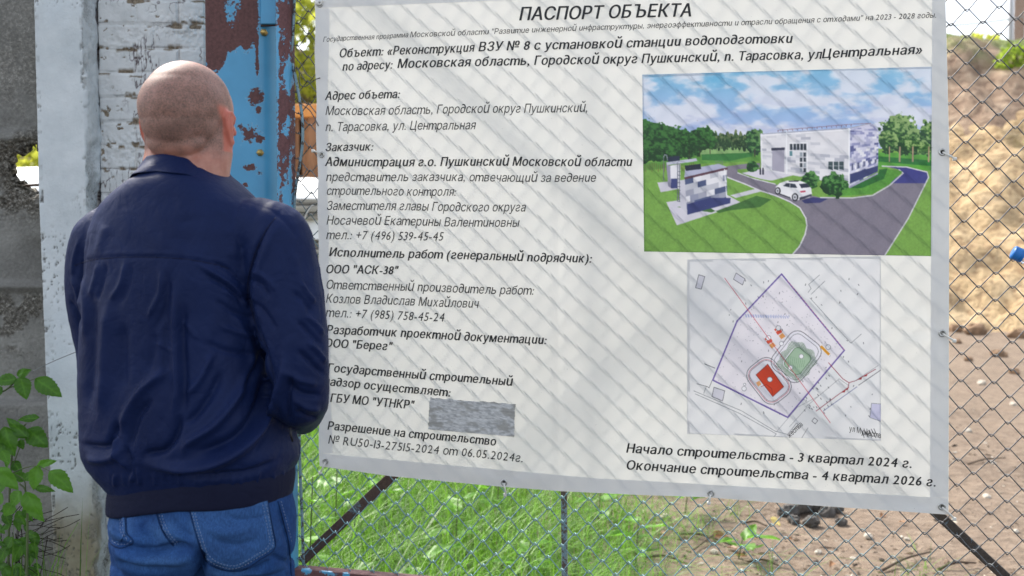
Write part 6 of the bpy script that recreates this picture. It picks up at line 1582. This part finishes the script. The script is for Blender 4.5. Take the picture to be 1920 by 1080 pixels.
# ------------------------------------------------------------------ litter on the dirt
def ground_at(px_, py_, lift=0.0):
    d = ray(np.array([float(px_)]), np.array([float(py_)]))[0]; p_ = CAMP + d * (-CAMZ / d[2])
    i = np.clip(np.searchsorted(gx, p_[0]), 1, len(gx) - 1); j = np.clip(np.searchsorted(gy, p_[1]), 1, len(gy) - 1)
    p_[2] = gz[i, j] + lift; return p_
def stone(name, px_, py_, r, mat, lab, cat, grp=None, flat_=.6, seed=0):
    c = ground_at(px_, py_, r * flat_ * .55)
    V, F = ellip((0, 0, 0), (1, 1, 1), nu=10, nv=14); k = .62 + .75 * fbm(V[:, 0] * 1.3 + seed, V[:, 1] * 1.3 + V[:, 2] * 1.1, seed + 7, 3)
    V = np.round(V * k[:, None] * 1.9) / 1.9 * .6 + V * k[:, None] * .4; V = V * np.array([r, r * .8, r * flat_])
    o = mk(name, V, F, mat, smooth=False); o.location = c; o.rotation_euler = (0, 0, seed * 1.3); tag(o, lab, cat, grp); return o
M_CHUNK = simple("asphalt_chunk", (.085, .078, .072), .95, 0, .4, 40, .6); M_PALE = simple("pale_stone", (.52, .47, .40), .9, 0, .2, 40, .4)
for k, (x, y, r) in enumerate(((1478, 962, .055), (1503, 958, .075), (1533, 957, .06), (1552, 964, .05), (1521, 981, .045), (1577, 984, .03), (1488, 974, .04), (1570, 958, .035))):
    stone("asphalt_chunk", x, y, r, M_CHUNK, "dark chunk of broken asphalt in the pile under the banner hem", "rubble", "dark asphalt chunks", .7, k)
for k, (x, y, r) in enumerate(((1246, 978, .028), (1628, 1006, .022), (1535, 1030, .018), (1410, 1062, .02), (1680, 1060, .018), (1850, 938, .026), (1862, 870, .02), (1905, 1000, .018), (1840, 720, .05), (1338, 1040, .02), (1452, 1044, .016), (1600, 1048, .015), (1290, 1062, .018), (1700, 1010, .016), (1815, 812, .03), (1900, 760, .035))):
    stone("pebble", x, y, r, M_PALE, "small pale stone lying on the bare dirt", "stone", "small pale stones on the dirt", .6, k + 20)
for k, (x, y, r) in enumerate(((1792, 622, .13), (1828, 628, .20), (1851, 616, .10), (1909, 634, .17), (1796, 644, .08), (1873, 668, .10), (1816, 676, .06), (1902, 702, .07))):
    stone("soil_clod", x, y, r, simple("clod", (.24, .155, .095), .95, 0, .4, 12, .6) if k == 0 else bpy.data.materials["clod"], "brown clod of soil at the foot of the sand heap", "clod", "clods at the foot of the sand heap", .6, k + 50)
M_TWG = simple("dry_twig", (.085, .058, .040), .9)
for k, (x0, y0, x1, y1) in enumerate(((1268, 1010, 1372, 1024), (1400, 1052, 1460, 1066), (1655, 1078, 1745, 1040), (1815, 872, 1885, 862), (1392, 985, 1438, 990), (1210, 1048, 1290, 1060), (1340, 1008, 1300, 1040), (1760, 1070, 1830, 1062))):
    a, b = ground_at(x0, y0, .012), ground_at(x1, y1, .012); P = spline(np.array([a, a * .6 + b * .4 + [.02, .02, .012], b]), 6)
    o = mk("twig", *tube(P, np.linspace(.007, .004, len(P)), 6), M_TWG); tag(o, "dry brown twig lying on the bare dirt", "twig", "dry twigs on the dirt")
M_DRY = m_leaf("dry_leaf", (.12, .055, .025), (.34, .17, .07), .2); M_YEL = m_leaf("yellow_leaf", (.55, .38, .10), (.75, .58, .22), .3)
for k, (x, y, l) in enumerate(((1350, 1012, .12), (1372, 1030, .09), (1655, 968, .08), (1390, 1044, .07), (1240, 1010, .09), (1560, 1062, .07), (1480, 1010, .06), (1690, 985, .06), (1420, 1006, .08))):
    c = ground_at(x, y, .02); a = k * 2.1; l *= .7; d = np.array([math.cos(a), math.sin(a), .15]); V, F, vn = leaf_geo(c - d * l / 2, c + d * l / 2, l * .6, (0.2, -.5, 1), .3, .5, True, k)
    o = mk("dry_leaf", V, F, M_DRY, attrs={"tone": np.full(len(V), .3 + .06 * k), "vein": vn}); tag(o, "curled brown dead leaf lying on the bare dirt", "leaf", "dead leaves on the dirt")
c = ground_at(1450, 990, .03); V, F, vn = leaf_geo(c + [-.015, 0, .03], c + [.035, -.02, -.005], .034, (0, -1, .6), .2, .3, False, 3)
o = mk("yellow_leaf", V, F, M_YEL, attrs={"tone": np.full(len(V), .7), "vein": vn}); tag(o, "single pale yellow leaf on the dirt beside the asphalt chunks", "leaf")
P = np.array([ground_at(x, y, .03) for x, y in ((1700, 612), (1780, 609), (1830, 612), (1880, 607), (1960, 606))])
o = mk("hose", *tube(spline(P, 6), .035, 8), simple("black_hose", (.02, .02, .02), .5)); tag(o, "black hose lying along the foot of the sand heap", "hose")

# crumbs of stone, bark and chaff strewn over the dirt
nC_ = 5200
X = g.uniform(-.2, 4.2, nC_); Y = 4.1 + 9 * g.uniform(0, 1, nC_) ** 1.9
kk = g.uniform(0, 1, nC_) < sstep(.35, .62, fbm(X * 1.7, Y * 1.7, 461, 4)) + .12; X, Y = X[kk], Y[kk]; nC_ = len(X)
i = np.clip(np.searchsorted(gx, X), 1, len(gx) - 1); j = np.clip(np.searchsorted(gy, Y), 1, len(gy) - 1); Z0 = gz[i, j]
sz = .0035 + .011 * g.uniform(0, 1, nC_) ** 3; el = g.uniform(.8, 3.2, nC_); az = g.uniform(0, np.pi, nC_)
ca, sa = np.cos(az), np.sin(az)
o8 = np.array([(-1, 0, 0), (0, -1, 0), (1, 0, 0), (0, 1, 0), (0, 0, 1), (0, 0, -1)], float)
P = o8[None] * np.stack([sz * el, sz, sz * .6], -1)[:, None] * g.uniform(.6, 1.3, (nC_, 6, 1))
V = np.stack([X[:, None] + P[..., 0] * ca[:, None] - P[..., 1] * sa[:, None], Y[:, None] + P[..., 0] * sa[:, None] + P[..., 1] * ca[:, None], Z0[:, None] + P[..., 2] + .002], -1).reshape(-1, 3)
tri = np.array([(0, 1, 4), (1, 2, 4), (2, 3, 4), (3, 0, 4), (1, 0, 5), (2, 1, 5), (3, 2, 5), (0, 3, 5)])
tc = NT("crumbs"); M_CR = tc.pbr(tc.ramp(tc.attr("tone"), [(0, (.035, .025, .018)), (.45, (.15, .10, .065)), (.75, (.27, .21, .15)), (.9, (.50, .44, .36)), (1, (.60, .55, .48))]), .9)
o = mk("gravel", V, (tri[None] + (np.arange(nC_) * 6)[:, None, None]).reshape(-1, 3), M_CR, smooth=False, attrs={"tone": np.repeat(g.uniform(0, 1, nC_) ** 1.3, 6)}); tag(o, kind="stuff")
settle()
